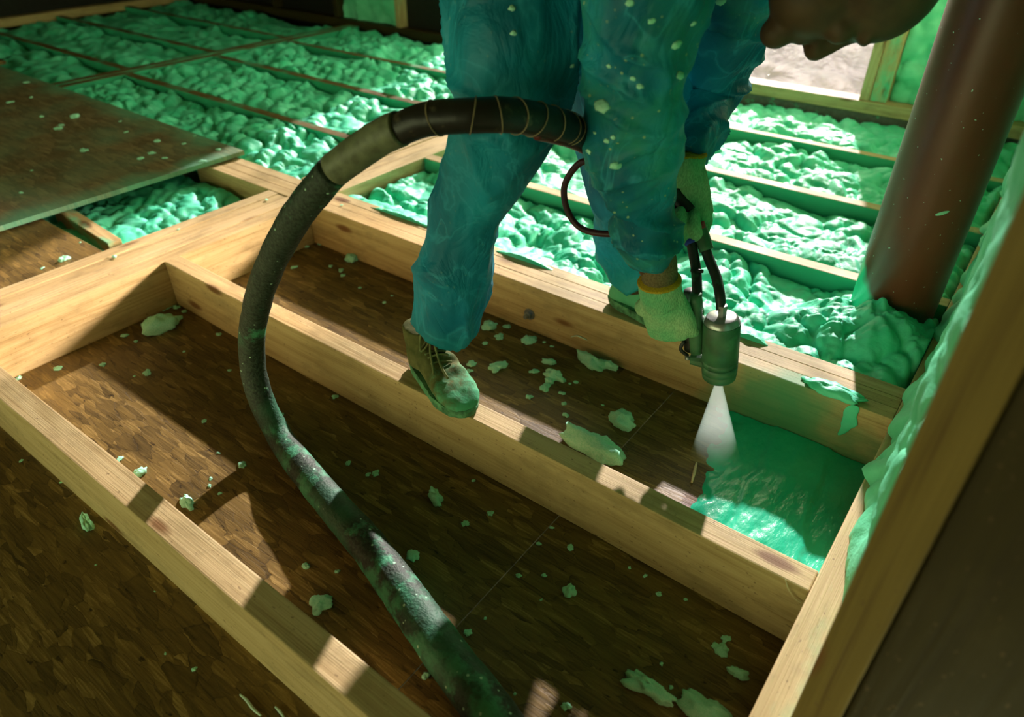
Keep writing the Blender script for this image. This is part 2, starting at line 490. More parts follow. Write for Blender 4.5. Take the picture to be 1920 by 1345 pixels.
floor = empty('floor', (0, 0, H-0.03), kind='structure'); floor['label'] = 'brown OSB subfloor between the floor joists'
def osb_panel(x0, x1, y0, y1, ztop, th=0.018, mat='osb', name='osb_panel', parent=floor):
    return board(name, x0, x1, y0, y1, ztop-th, ztop, M[mat], parent, 'X', bev=0.0006)
osb_panel(-0.20, 1.4525, -0.575, 0.56, H)
osb_panel(1.4545, 2.13, -0.575, 0.56, H-0.0005)
osb_panel(-0.20, 2.75, -3.6, -0.579, H-0.026)
osb_panel(-4.6, 2.13, 0.56, 3.05, H-0.002)
osb_panel(-4.56, -0.20, -3.6, 0.56, H-0.002)

def wall(name, x0, x1, y0, y1, z0, z1, mat):
    o = board(name, x0, x1, y0, y1, z0, z1, mat, None, 'X', bev=0); o['kind'] = 'structure'; return o
CZ = 2.45
wall('ceiling', -4.7, 2.95, -3.75, 3.2, CZ, CZ+0.1, M['plaster'])
wall('wall_left', -4.75, -4.56, -3.75, 3.2, H-0.03, CZ, M['black'])

# far wall: solid to the left, a tall film-covered opening, then a foamed parapet with a second window above it
wall('wall_far', -4.56, -1.40, YW+0.06, YW+0.16, H-0.03, CZ, M['black'])
wall('wall_far_right', 1.30, 2.30, YW+0.06, YW+0.16, H-0.03, 2.15, M['plaster'])
wall('wall_far_head', -1.40, 2.35, YW+0.06, YW+0.16, 2.15, CZ, M['plaster'])
wall('wall_far_sill', -1.40, 1.30, YW+0.06, YW+0.16, H-0.03, 0.0, M['plaster'])
# near wall with a wide opening behind the photographer
YN = -3.6
wall('wall_near', -4.56, -3.2, YN-0.1, YN, H-0.03, CZ, M['plaster'])
wall('wall_near_right', 2.4, 2.90, YN-0.1, YN, H-0.03, CZ, M['plaster'])
wall('wall_near_head', -3.2, 2.4, YN-0.1, YN, 1.15, CZ, M['plaster'])
wall('wall_near_sill', -3.2, 2.4, YN-0.1, YN, H-0.03, -0.05, M['plaster'])
wall('wall_right', 2.13, 2.30, -0.298, 1.5, H-0.03, CZ, M['plaster'])
wall('wall_right_sill', 2.13, 2.30, 1.5, 3.2, H-0.03, 0.5, M['plaster'])
wall('wall_right_head', 2.13, 2.30, 1.5, 3.2, 2.15, CZ, M['plaster'])
wall('wall_right_near', 2.75, 2.90, YN, -0.30, H-0.03, CZ, M['plaster'])

# ------------------------------------------------------------------ joists and beams
def joist(x0, x1, y0, y1, label, mat='wood', z0=H, z1=0.0, seed=1, wob=0.002, name='floor_joist', group=None):
    o = board(name, x0, x1, y0, y1, z0, z1, M[mat], None, 'X', 0.003, wob, seed, 24)
    return tag(o, label, 'joist', group)
def laminated(name, label, x0, x1, y0, y1, axis, n, mats, z0=H, z1=0.0, seed=0):
    base = (((x0+x1)/2), ((y0+y1)/2), z0)
    e = empty(name, base, label, 'beam')
    for k in range(n):
        dz = (hash3(np.array([k]), np.array([seed]), np.array([0]), 3)[0]-0.5)*0.006
        m = mats[k % len(mats)]
        gp = 0.0012
        if axis == 'X':
            w = (y1-y0)/n
            board('plank', x0, x1, y0+k*w+gp, y0+(k+1)*w-gp, z0, z1+(dz if k else 0), M[m], e, 'X', 0.0025, 0.001, seed+k, 20)
        else:
            w = (x1-x0)/n
            board('plank', x0+k*w+gp, x0+(k+1)*w-gp, y0, y1, z0, z1+(dz if k < n-1 else 0), M[m], e, 'Y', 0.0025, 0.001, seed+k, 20)
    return e
joist(0.001, XE-0.001, 0.0, 0.052, 'pine floor joist that the near shoe stands on', 'wood', seed=3)
joist(0.001, XE-0.001, -0.593, -0.536, 'pine floor joist in the lower left foreground, left of the hose', 'wood_b', z0=H-0.012, seed=5, wob=0.004)
laminated('triple_beam', 'triple-ply pine beam behind the near leg, with bolt and green spray stains', -0.70, XE-0.001, 0.5545, 0.698, 'X', 3, ['wood_sprayed', 'wood', 'wood_b'], seed=11)
laminated('cross_beam', 'four-ply pine cross beam at left, ends of the two open bays butt against it', -0.222, 0.0, -1.75, 0.5535, 'Y', 4, ['wood_b', 'wood', 'wood_b', 'wood'], seed=21)
laminated('cross_beam', 'three-ply pine cross beam running back from the triple beam, under the hose arc', -0.215, 0.0, 0.699, YW-0.03, 'Y', 3, ['wood_b', 'wood'], seed=31)
laminated('cross_beam', 'far cross beam between the two sets of foam-filled bays at upper left', -2.41, -2.29, 0.2, YW-0.03, 'Y', 2, ['wood_far', 'wood_far'], seed=41)
ROWS = [(1.155, 1.205), (1.73, 1.78), (2.29, 2.335)]
rowname = ['first', 'second', 'third']
for k, (a, b) in enumerate(ROWS):
    joist(0.001, XE-0.001, a, b, '%s foam-flanked joist beyond the triple beam, right of the worker' % rowname[k], 'wood_coated', seed=50+k)
    joist(-2.289, -0.216, a-0.03, b-0.03, '%s joist between foam bays left of the worker, counted from the OSB sheet' % rowname[k], 'wood_far', seed=60+k)
    joist(-4.55, -2.411, a+0.03, b+0.03, '%s joist of the far left foam bays, counted from the OSB sheet' % rowname[k], 'wood_far', seed=70+k)
o = joist(-0.72, -0.30, -0.012, 0.033, 'short foam-smeared timber piece inside the gap beside the OSB sheet', 'wood_stained', z0=-0.12, z1=-0.012, seed=80)
o.rotation_euler = (0, 0.03, -0.05)

# sole plates
def plate(x0, x1, y0, y1, z0, z1, axis, mat, label):
    o = board('sole_plate', x0, x1, y0, y1, z0, z1, M[mat], None, axis, 0.003, 0.001, 90, 16)
    return tag(o, label, 'plate')
plate(XE, 2.125, -3.55, YW-0.001, H-0.028, 0.002, 'Y', 'wood_dusty', 'pine rim board and plate along the right edge, foam bulging over it')
plate(-1.40, 2.13, YW-0.05, YW+0.058, 0.0, 0.055, 'X', 'wood_b', 'pine sole plate under the plastic-covered window at upper right')
plate(-4.5, -1.402, YW-0.03, YW+0.058, -0.03, 0.03, 'X', 'wood_dark', 'dark sole plate along the far wall behind the worker')
plate(-4.55, -4.46, -0.6, YW-0.05, -0.03, 0.03, 'Y', 'wood', 'brown sole plate along the dark left wall')
o = board('sill_strip', -1.40, XE-0.002, YW-0.045, YW+0.05, H, -0.002, M['grey_strip'], None, 'X', 0.002); tag(o, 'grey sill strip below the pine window plate', 'strip')
# far wall studs and foam panel (upper left)
def stud(x0, x1, y0, y1, z0, z1, mat, label, name='wall_stud'):
    o = board(name, x0, x1, y0, y1, z0, z1, M[mat], None, 'Z', 0.003); return tag(o, label, 'stud')
stud(-1.915, -1.87, YW-0.02, YW+0.055, 0.031, CZ-0.01, 'wood_dusty', 'far wall stud right of the green foam panel')
stud(-2.56, -2.515, YW-0.02, YW+0.055, 0.031, CZ-0.01, 'wood_dark', 'far wall stud left of the green foam panel')
stud(-3.3, -3.255, YW-0.02, YW+0.055, 0.031, CZ-0.01, 'wood_dark', 'dark far wall stud near the upper left corner')
stud(1.225, 1.27, YW-0.04, YW+0.055, 0.056, CZ-0.01, 'wood_b', 'pale window stud beside the plastic sheet')
stud(1.272, 1.345, YW-0.03, YW+0.055, 0.056, CZ-0.01, 'wood_stained', 'green-smeared stud between the window and the foam wall')

# right wall: near post and dark board close to the camera
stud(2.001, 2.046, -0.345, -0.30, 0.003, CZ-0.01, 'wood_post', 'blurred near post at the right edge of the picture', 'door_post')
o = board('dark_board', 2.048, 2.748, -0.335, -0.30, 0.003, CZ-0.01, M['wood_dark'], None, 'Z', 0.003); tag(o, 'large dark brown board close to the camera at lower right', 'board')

# ------------------------------------------------------------------ foam
def grid_mesh(nx, ny, P):
    idx = np.arange(nx*ny).reshape(ny, nx)
    a = idx[:-1, :-1].ravel(); b = idx[:-1, 1:].ravel(); c = idx[1:, 1:].ravel(); d = idx[1:, :-1].ravel()
    return P, np.stack([a, b, c, d], 1).tolist()

def lumpy(Q, seed, big=0.088, amp=1.0):
    W = Q+0.022*np.stack([fbm(Q*10, seed, 2), fbm(Q*10+9, seed+5, 2)], 1)
    c, sn = math.cos(0.6), math.sin(0.6)
    Rw = np.stack([W[:, 0]*c+W[:, 1]*sn, (-W[:, 0]*sn+W[:, 1]*c)*0.66], 1)
    h = 0.80*big*0.62*bumps(Rw, big*0.62, seed+1)*np.clip(0.75+0.6*vnoise(Q*5, seed+9), 0.35, 1.25)
    h += 0.38*0.028*bumps(Rw*np.array([1, 1.2]), 0.028, seed+2)*np.clip(0.7+0.8*vnoise(Q*6, seed+14), 0.1, 1.2)
    h += 0.40*0.013*bumps(W*np.array([1, 0.8]), 0.014, seed+3)*np.clip(0.45+1.2*vnoise(Q*9, seed+4), 0, 1)
    h += 0.016*fbm(Q*5, seed+6, 2)
    return h*amp-0.020

def foam_bay(x0, x1, y0, y1, label, za=-0.025, zb=-0.06, res=0.008, seed=0, extra=None, amp=1.0, mat='foam', group=None, over=0.0):
    nx = max(4, int((x1-x0)/res)); ny = max(4, int((y1-y0)/res))
    gx, gy = np.meshgrid(np.linspace(x0-over, x1+over, nx), np.linspace(y0-over, y1+over, ny))
    Q = np.stack([gx.ravel(), gy.ravel()], 1)
    t = (Q[:, 1]-y0)/(y1-y0)
    base = za+(zb-za)*t
    h = base+lumpy(Q, seed, amp=amp)-0.012
    # the mass thins out against the timbers
    e = np.minimum.reduce([Q[:, 0]-x0+over, x1+over-Q[:, 0], Q[:, 1]-y0+over, y1+over-Q[:, 1]])
    h -= 0.02*np.clip(1-e/0.02, 0, 1)*(1+0.8*vnoise(Q*13, seed+8))
    if extra is not None: h = extra(Q, h)
    P = np.column_stack([Q, h])
    V, Fc = grid_mesh(nx, ny, P)
    # skirt down to the subfloor so that it is a solid mass
    idx = np.arange(nx*ny).reshape(ny, nx)
    loop = np.concatenate([idx[0, :], idx[1:, -1], idx[-1, -2::-1], idx[-2:0:-1, 0]])
    n0 = len(V); lo = V[loop].copy(); lo[:, 2] = H
    V = np.vstack([V, lo]); m = len(loop)
    for k in range(m):
        k2 = (k+1) % m
        Fc.append((int(loop[k2]), int(loop[k]), n0+k, n0+k2))
    Fc.append(tuple(n0+k for k in range(m))[::-1])
    o = mk('spray_foam', V, Fc, M[mat])
    return tag(o, label, 'foam', group)

def bay3_extra(Q, h):
    d = np.hypot((Q[:, 0]-1.80)/0.17, (Q[:, 1]-0.93)/0.14)
    m = np.exp(-d**2)
    swirl = 0.5+0.5*np.sin(30*(Q[:, 0]*0.8+Q[:, 1])+4*fbm(Q*7, 77, 2))
    h = h*(1-0.35*m)+m*(0.062+0.020*swirl+0.03*fbm(Q*9, 78, 3)+0.5*0.045*bumps(Q+0.02*fbm(Q*14, 79, 2)[:, None], 0.045, 81)+0.010*np.abs(fbm(Q*40, 80, 2)))
    # spill over the edge of the triple beam
    for cx, w in ((0.86, 0.14), (1.58, 0.07), (0.35, 0.2)):
        s = np.exp(-((Q[:, 0]-cx)/w)**2)*np.clip(1-(Q[:, 1]-0.66)/0.10, 0, 1)
        h = np.where(s > 0.04, np.maximum(h, -0.02+0.032*s+0.006*bumps(Q, 0.02, 5)), h)
    near = np.clip(1-(Q[:, 1]-0.66)/0.045, 0, 1)
    h = np.where(Q[:, 1] < 0.70, np.minimum(h, -0.02+0.034*np.maximum.reduce([np.exp(-((Q[:, 0]-cx)/w)**2) for cx, w in ((0.86, 0.13), (1.58, 0.06), (0.35, 0.2))])), h)
    return h
foam_bay(0.003, XE-0.002, 0.672, 1.153, 'bumpy mint foam filling the bay right behind the triple beam, piled up at the pipe', -0.018, -0.032, 0.0046, 1, bay3_extra)
foam_bay(0.003, XE-0.002, 1.207, 1.728, 'second foam-filled bay beyond the triple beam, behind the hanging gloves', -0.012, -0.022, 0.0055, 2)
foam_bay(0.003, XE-0.002, 1.782, 2.288, 'third foam-filled bay beyond the triple beam, right of the worker', -0.010, -0.020, 0.0065, 3)
foam_bay(0.003, XE-0.002, 2.337, YW-0.055, 'sunlit foam bay directly below the window plate', -0.010, -0.022, 0.008, 4)
foam_bay(-2.287, -0.217, 0.70, 1.123, 'foam bay right beside the large OSB sheet', -0.008, -0.015, 0.0065, 5, amp=1.2)
foam_bay(-2.287, -0.217, 1.177, 1.698, 'foam bay left of the worker, second from the OSB sheet', -0.008, -0.015, 0.008, 6, amp=1.2)
foam_bay(-2.287, -0.217, 1.752, 2.258, 'foam bay left of the worker, third from the OSB sheet', -0.008, -0.015, 0.010, 7, amp=1.2)
foam_bay(-2.287, -0.217, 2.307, YW-0.04, 'foam bay left of the worker along the far wall', -0.008, -0.015, 0.011, 8, amp=1.2)
foam_bay(-4.45, -2.415, 0.72, 1.183, 'dim far left foam bay next to the dark OSB sheets', -0.02, -0.03, 0.016, 9, amp=1.2)
foam_bay(-4.45, -2.415, 1.237, 1.758, 'dim far left foam bay, second from the OSB sheets', -0.015, -0.03, 0.016, 10, amp=1.2)
foam_bay(-4.45, -2.415, 1.812, 2.318, 'dim far left foam bay, third from the OSB sheets', -0.015, -0.03, 0.016, 11, amp=1.2)
foam_bay(-4.45, -2.415, 2.367, YW-0.04, 'dim far left foam bay along the far wall', -0.01, -0.03, 0.016, 12, amp=1.2)
foam_bay(-1.0, -0.224, -0.06, 0.552, 'foam in the open gap between the large OSB sheet and the cross beam', -0.055, -0.05, 0.007, 13)

# sprayed wall cavities
def wall_foam(name, label, u0, u1, z0, z1, fn, res, seed):
    nu = int((u1-u0)/res); nz = int((z1-z0)/res)
    gu, gz = np.meshgrid(np.linspace(u0, u1, nu), np.linspace(z0, z1, nz)); Q = np.stack([gu.ravel(), gz.ravel()], 1)
    P = fn(Q); V, Fc = grid_mesh(nu, nz, P)
    o = mk(name, V, Fc, M['foam_wall']); return tag(o, label, 'foam')
def right_fn(Q):
    h = lumpy(Q, 40, big=0.10, amp=0.8)+0.014
    low = np.exp(-(Q[:, 1]/0.06)**2)
    t = np.clip((Q[:, 0]+0.292)/0.42, 0, 1); t = t*t*(3-2*t)
    x = 2.060-0.060*t-h*0.55-0.35*0.05*bumps(Q*np.array([1, 0.8]), 0.05, 49)*np.clip(0.45+0.9*vnoise(Q*np.array([5, 4]), 50), 0, 1)
    x -= 0.020*low*(1+vnoise(Q*np.array([14, 3]), 48))*t+0.012*np.clip(Q[:, 1]-0.3, 0, 1)*t
    return np.column_stack([x, Q[:, 0], Q[:, 1]])
wall_foam('wall_foam', 'mint foam bulging from the right wall behind the near post', -0.292, 1.45, 0.003, 1.5, right_fn, 0.008, 40)
wall_foam('wall_foam', 'low mint foam strip of the right wall seen behind the pipe', 1.455, YW-0.06, 0.003, 0.5, right_fn, 0.012, 41)
def far_fn(Q):
    h = lumpy(Q, 44, big=0.09)
    return np.column_stack([Q[:, 0], YW+0.025-h*0.8, Q[:, 1]])
wall_foam('wall_foam', 'mint foam panel of the far wall right of the window, left of the pipe', 1.348, 2.0, 0.057, 1.2, far_fn, 0.012, 44)
wall_foam('wall_foam', 'green foam panel between two dark openings of the far wall', -2.512, -1.918, 0.031, 1.2, far_fn, 0.015, 45)

# ------------------------------------------------------------------ loose OSB sheets
def sheet(x0, x1, y0, y1, z, label, rz=0.0, mat='osb_sheet', th=0.018):
    o = board('osb_sheet', x0, x1, y0, y1, z, z+th, M[mat], None, 'X', 0.0015)
    o.rotation_euler = (0, 0, rz); return tag(o, label, 'board')
sheet(-3.05, -0.605, -0.62, 0.735, 0.006, 'large dusty OSB sheet lying over the joists at left', rz=-0.012)
sheet(-1.55, -0.226, -1.65, -0.072, -0.021, 'lower OSB sheet beside the cross beam, half under the large one', mat='osb')
sheet(-4.4, -3.07, -0.5, 0.83, 0.004, 'dark OSB sheet in the far left, behind the large sheet', mat='osb')

# ------------------------------------------------------------------ window film
def film():
    nx, nz = 260, 220
    gx, gz = np.meshgrid(np.linspace(-1.38, 1.222, nx), np.linspace(0.0, 2.12, nz)); Q = np.stack([gx.ravel(), gz.ravel()], 1)
    W = Q+0.08*np.stack([fbm(Q*3, 200, 2), fbm(Q*3, 201, 2)], 1)
    fold = np.abs(fbm(W*np.array([6, 2.2]), 202, 3))
    fold2 = 1-np.abs(fbm(W*np.array([3.5, 7.0])+Q[:, :1]*2, 203, 3))
    low = np.clip(1-Q[:, 1]/0.32, 0, 1)
    y = YW+0.055-0.05*fold*(1-low)-low*(0.085*fold2+0.02*np.abs(fbm(W*22, 207, 2)))-0.012*np.abs(fbm(W*np.array([18, 7]), 208, 2))
    z = 0.056+Q[:, 1]*0.995
    x = Q[:, 0]+0.015*low*fbm(W*8, 205, 2)
    V, Fc = grid_mesh(nx, nz, np.column_stack([x, y, z]))
    w = NT('clear_film')
    nt = w.t; nt.nodes.remove(w.bsdf)
    tr = w.n('BsdfTransparent'); tr.inputs[0].default_value = (1, 1, 1, 1)
    tl = w.n('BsdfTranslucent'); tl.inputs[0].default_value = (0.22, 0.195, 0.215, 1)
    gl = w.n('BsdfGlossy'); gl.inputs[0].default_value = (0.9, 0.9, 0.9, 1); gl.inputs['Roughness'].default_value = 0.18
    m1 = w.n('MixShader'); fz = w.n('TexNoise', Vector=w.coords('Object', (4, 4, 6)), Scale=1.0, Detail=5.0, Distortion=1.5); nt.links.new(w.ramp(fz, [(0.35, 0.25), (0.65, 0.60)]).outputs[0], m1.inputs[0]); nt.links.new(tr.outputs[0], m1.inputs[1]); nt.links.new(tl.outputs[0], m1.inputs[2])
    m2 = w.n('MixShader'); m2.inputs[0].default_value = 0.07; nt.links.new(m1.outputs[0], m2.inputs[1]); nt.links.new(gl.outputs[0], m2.inputs[2])
    bn = w.n('TexNoise', Vector=w.coords('Object', (13, 13, 20)), Scale=1.0, Detail=4.0, Distortion=2.0); bp = w.n('Bump'); bp.inputs['Strength'].default_value = 1.0; bp.inputs['Distance'].default_value = 0.03; nt.links.new(bn.outputs[0], bp.inputs['Height']); nt.links.new(bp.outputs[0], tl.inputs['Normal']); nt.links.new(bp.outputs[0], gl.inputs['Normal'])
    nt.links.new(m2.outputs[0], w.out.inputs['Surface'])
    o = mk('plastic_sheet', V, Fc, w.m); tag(o, 'crumpled clear plastic sheet covering the window opening', 'plastic')
film()
# ground outside the window
o = board('outside_ground', -8, 8, 3.25, 14, -0.6, -0.5, mat_plain('pale_ground', (0.055, 0.048, 0.055), 0.9, 0.1, var=0.7, scale=1.2), None, 'X', 0); o['kind'] = 'structure'

# ------------------------------------------------------------------ pipe
def pipe():
    w = NT('red_brown_pipe')
    n1 = w.n('TexNoise', Vector=w.coords('Object', (9, 9, 1.5)), Scale=1.0, Detail=4.0)
    c = w.mix(w.ramp(n1, [(0.35, 0.0), (0.7, 1.0)]), (0.14, 0.036, 0.018), (0.22, 0.068, 0.036))
    sp = w.n('TexNoise', Vector=w.coords('Object', (120, 120, 120)), Scale=1.0, Detail=1.0)
    c = w.mix(w.ramp(sp, [(0.76, 0.0), (0.79, 1.0)]), c, (0.5, 0.7, 0.6))
    # overspray round the foot
    tc = w.t.nodes.new('ShaderNodeTexCoord'); sx = w.t.nodes.new('ShaderNodeSeparateXYZ'); w.t.links.new(tc.outputs['Object'], sx.inputs[0])
    nz = w.n('TexNoise', Vector=w.coords('Object', (10, 10, 10)), Scale=1.0, Detail=2.0)
    g = w.math('ADD', w.math('MULTIPLY', sx.outputs['Z'], -6.0), w.math('ADD', w.math('MULTIPLY', nz, 1.2), w.math('MULTIPLY', sx.outputs['X'], -7.0)))
    c = w.mix(w.ramp(g, [(0.30, 0.0), (0.55, 1.0)]), c, FOAM_A)
    w.base(c, 0.38, 0.45)
    cx, cy, r = 1.83, 1.065, 0.104
    e = empty('pipe', (cx, cy, -0.02), 'red-brown steel pipe column standing in the foam at right', 'pipe')
    V, Fc = tube([(cx, cy, -0.15), (cx, cy, 0.3), (cx, cy, 1.2), (cx, cy, CZ-0.002)], r, 48); mkc('shaft', V, Fc, w.m, e)
    c0 = py(1768, 401, cy-0.099)
    V, Fc = ellipsoid((cx-0.002, cy-0.103, c0[2]), 0.013, 0.004, 0.005); V[:, 2] += (V[:, 0]-cx)*0.45
    V[:, 0] += c0[0]-cx; V[:, 1] = V[:, 1]+(np.sqrt(np.maximum(0, r*r))-np.sqrt(np.maximum(1e-6, r*r-(V[:, 0]-cx)**2)))
    mkc('foam_blob', V, Fc, M['crumb'], e)
    return e
pipe()

# ------------------------------------------------------------------ the wet foam being sprayed
def wet_foam():
    w = NT('wet_foam')
    n1 = w.n('TexNoise', Vector=w.coords('Object', (7, 7, 7)), Scale=1.0, Detail=4.0)
    c = w.mix(w.ramp(n1, [(0.35, 0.0), (0.7, 1.0)]), (0.012, 0.50, 0.29), (0.04, 0.62, 0.39))
    w.base(c, 0.22, 0.5)
    n2 = w.n('TexNoise', Vector=w.coords('Object', (90, 40, 60), (0, 0, 0.3)), Scale=1.0, Detail=3.0)
    w.bump(n2, 0.5, 0.004)
    x0, x1, y0, y1 = 1.50, XE-0.002, 0.054, 0.5535; res = 0.005
    nx = int((x1-x0)/res); ny = int((y1-y0)/res)
    gx, gy = np.meshgrid(np.linspace(x0, x1, nx), np.linspace(y0, y1, ny)); Q = np.stack([gx.ravel(), gy.ravel()], 1)
    wob = 0.012*fbm(Q*9, 300, 3)
    edge = Q[:, 0]-(1.635-0.05*(Q[:, 1]-0.3)/0.25)+wob+0.02*fbm(Q*25, 301, 2)
    t = np.clip(edge/0.05, -1, 1)
    h = H-0.006+0.014*np.clip(t, 0, 1)+0.006*np.clip(t, -1, 0)
    for ex, st in ((1.745, 0.008), (1.885, -0.006)):
        h += st*np.clip((Q[:, 0]-ex+wob+0.1*(Q[:, 1]-0.3))/0.012, 0, 1)
    h += 0.0022*fbm(Q*np.array([30, 14]), 302, 3)*np.clip(t, 0, 1)
    P, Fc = grid_mesh(nx, ny, np.column_stack([Q, h]))
    keep = P[:, 2] > H-0.0075
    Fc = [f for f in Fc if all(keep[i] for i in f)]
    used = sorted({i for f in Fc for i in f}); mp = {a: b for b, a in enumerate(used)}
    o = mk('wet_foam', P[used], [tuple(mp[i] for i in f) for f in Fc], w.m)
    tag(o, 'fresh glossy green foam layer spreading on the OSB under the gun', 'foam')
    # splash on the top edge and face of the triple beam
    c0 = pz(1560, 738); V, Fc = blob_mesh(77, 34, 16, 0.6, 0.25); V = V*np.array([0.078, 0.030, 0.022])+np.array([c0[0], 0.580, 0.004])
    V[:, 1] = np.where(V[:, 1] < 0.5545, 0.5545-0.3*(0.5545-V[:, 1]), V[:, 1]); V += 0.006*np.stack([fbm(V*30, 5, 2), fbm(V*30, 6, 2), fbm(V*40, 7, 2)*0.4], 1)
    o = mk('foam_splash', V, Fc, M['foam']); tag(o, 'foam splash on the edge of the triple beam above the wet foam', 'foam')
    c0 = py(1585, 800, 0.553); V, Fc = ellipsoid((c0[0], 0.5545, c0[2]+0.01), 0.018, 0.004, 0.05, nu=24, nv=16)
    V += 0.010*np.stack([fbm(V*25, 8, 2), 0*V[:, 0], fbm(V*25, 9, 2)], 1)
    o = mk('foam_splash', V, Fc, M['foam']); tag(o, 'thin foam drip running down the face of the triple beam', 'foam')
wet_foam()

# bolt on the face of the triple beam
def bolt():
    steel = mat_plain('zinc_steel', (0.30, 0.32, 0.33), 0.35, 0.5, 0.8)
    c = np.array([0.974, 0.5545, -0.094])
    e = empty('bolt', tuple(c), 'steel bolt with washer and nut on the triple beam face', 'bolt')
    for nm, r, d0, d1, seg in (('washer', 0.018, 0.0, 0.003, 24), ('nut', 0.0115, 0.0025, 0.013, 6), ('shank', 0.0065, 0.012, 0.024, 16)):
        V, Fc = tube([c-np.array([0, d0, 0]), c-np.array([0, d1, 0])], r, seg); mkc(nm, V, Fc, steel, e, smooth=False)
bolt()

# ------------------------------------------------------------------ the worker
SKIN = mat_plain('dark_brown_skin', (0.085, 0.045, 0.022), 0.55, 0.3, var=0.3, scale=25)
def mat_suit():
    w = NT('coverall_film')
    co = w.coords('Object', (1, 1, 1))
    n1 = w.n('TexNoise', Vector=w.coords('Object', (5, 5, 3)), Scale=1.0, Detail=5.0)
    c = w.mix(w.ramp(n1, [(0.36, 0.0), (0.62, 1.0)]), (0.004, 0.14, 0.22), (0.018, 0.43, 0.60))
    cr = w.n('TexNoise', Vector=w.coords('Object', (9, 9, 6), (0.5, 0.3, 0), (1, 2, 3)), Scale=1.0, Detail=3.0, Distortion=1.2)
    c = w.mix(w.ramp(w.math('ABSOLUTE', w.math('SUBTRACT', cr, 0.5)), [(0.0, 0.55), (0.014, 0.25), (0.03, 0.0)]), c, (0.06, 0.55, 0.72))
    # overspray on the forward half (arms, chest) and dust specks
    sx = w.t.nodes.new('ShaderNodeSeparateXYZ'); w.t.links.new(co.outputs[0], sx.inputs[0])
    g = w.math('ADD', w.math('MULTIPLY', sx.outputs['X'], 5.0), w.math('MULTIPLY', n1, 0.9))
    c = w.mix(w.ramp(g, [(0.0, 0.0), (1.0, 0.0)]), c, c)
    n3 = w.n('TexNoise', Vector=w.coords('Object', (9, 9, 9), loc=(4, 1, 2)), Scale=1.0, Detail=5.0, Roughness=0.65)
    arm = w.ramp(w.math('ADD', sx.outputs['X'], w.math('MULTIPLY', sx.outputs['Y'], -0.35)), [(0.18, 0.0), (0.24, 1.0)])
    gm = w.math('MULTIPLY', arm, w.ramp(n3, [(0.42, 0.0), (0.66, 0.62)]))
    c = w.mix(gm, c, (0.05, 0.42, 0.22))
    sp = w.n('TexVoronoi', Vector=w.coords('Object', (60, 60, 60)), Scale=1.0)
    spm = w.math('MULTIPLY', w.math('ADD', w.math('MULTIPLY', arm, 0.7), 0.15), w.ramp(sp.outputs['Distance'], [(0.0, 1.0), (0.13, 0.9), (0.17, 0.0)]))
    sel = w.n('TexNoise', Vector=w.coords('Object', (22, 22, 22)), Scale=1.0, Detail=2.0)
    spm = w.math('MULTIPLY', spm, w.ramp(sel, [(0.48, 0.0), (0.56, 1.0)]))
    c = w.mix(spm, c, (0.45, 0.70, 0.35))
    # foam dust at the trouser hems
    hem = w.ramp(w.math('ADD', sx.outputs['Z'], w.math('MULTIPLY', n3, 0.12)), [(0.18, 0.55), (0.27, 0.0)])
    c = w.mix(hem, c, (0.02, 0.36, 0.33))
    w.base(c, 0.5, 0.3)
    n4 = w.n('TexNoise', Vector=w.coords('Object', (14, 14, 9)), Scale=1.0, Detail=4.0, Distortion=0.8)
    rid = w.math('ABSOLUTE', w.math('SUBTRACT', n4, 0.5))
    w.bump(rid, 0.55, 0.03)
    tl = w.n('BsdfTranslucent'); w.t.links.new(c.outputs[2], tl.inputs[0])
    tl.inputs[0].default_value = (0.05, 0.5, 0.6, 1)
    br = w.mix(0.5, c, (0.10, 0.62, 0.75)); w.t.links.new(br.outputs[2], tl.inputs[0])
    mx = w.n('MixShader'); mx.inputs[0].default_value = 0.30
    w.t.links.new(w.bsdf.outputs[0], mx.inputs[1]); w.t.links.new(tl.outputs[0], mx.inputs[2]); w.t.links.new(mx.outputs[0], w.out.inputs['Surface'])
    return w.m
SUIT = mat_suit()

J = dict(ankN=np.array([1.045, 0.075, 0.09]), kneN=py(922, 285, 0.105), hipN=np.array([1.19, 0.19, 0.95]),
         ankF=np.array([1.27, 0.60, 0.08]), kneF=np.array([1.275, 0.52, 0.50]), hipF=np.array([1.15, 0.40, 0.95]),
         pel=np.array([1.12, 0.29, 1.0]), wai=np.array([1.26, 0.30, 1.09]), che=np.array([1.42, 0.31, 1.07]), nek=np.array([1.575, 0.345, 0.96]),
         shN=np.array([1.475, 0.155, 1.0]), elN=np.array([1.452, 0.155, 0.665]), wrN=np.array([1.470, 0.285, 0.325]),
         shF=np.array([1.475, 0.47, 0.93]), elF=np.array([1.385, 0.63, 0.60]), wrF=np.array([1.424, 0.455, 0.497]))

def frame_from(fw, up):
    f = np.array(fw, float); f /= np.linalg.norm(f)
    u = np.array(up, float); u = u-f*(u@f); u /= np.linalg.norm(u)
    return np.array([f, u, np.cross(f, u)])
HF = frame_from((-0.10, 0.03, -1.0), (0.86, 0.50, 0.12))       # face looks down, crown towards the right
NOSE = py(1522, 112, 0.36)
H0 = NOSE-0.118*HF[0]+0.025*HF[1]
def hp(f, u, s=0.0): return H0+HF[0]*f+HF[1]*u+HF[2]*s

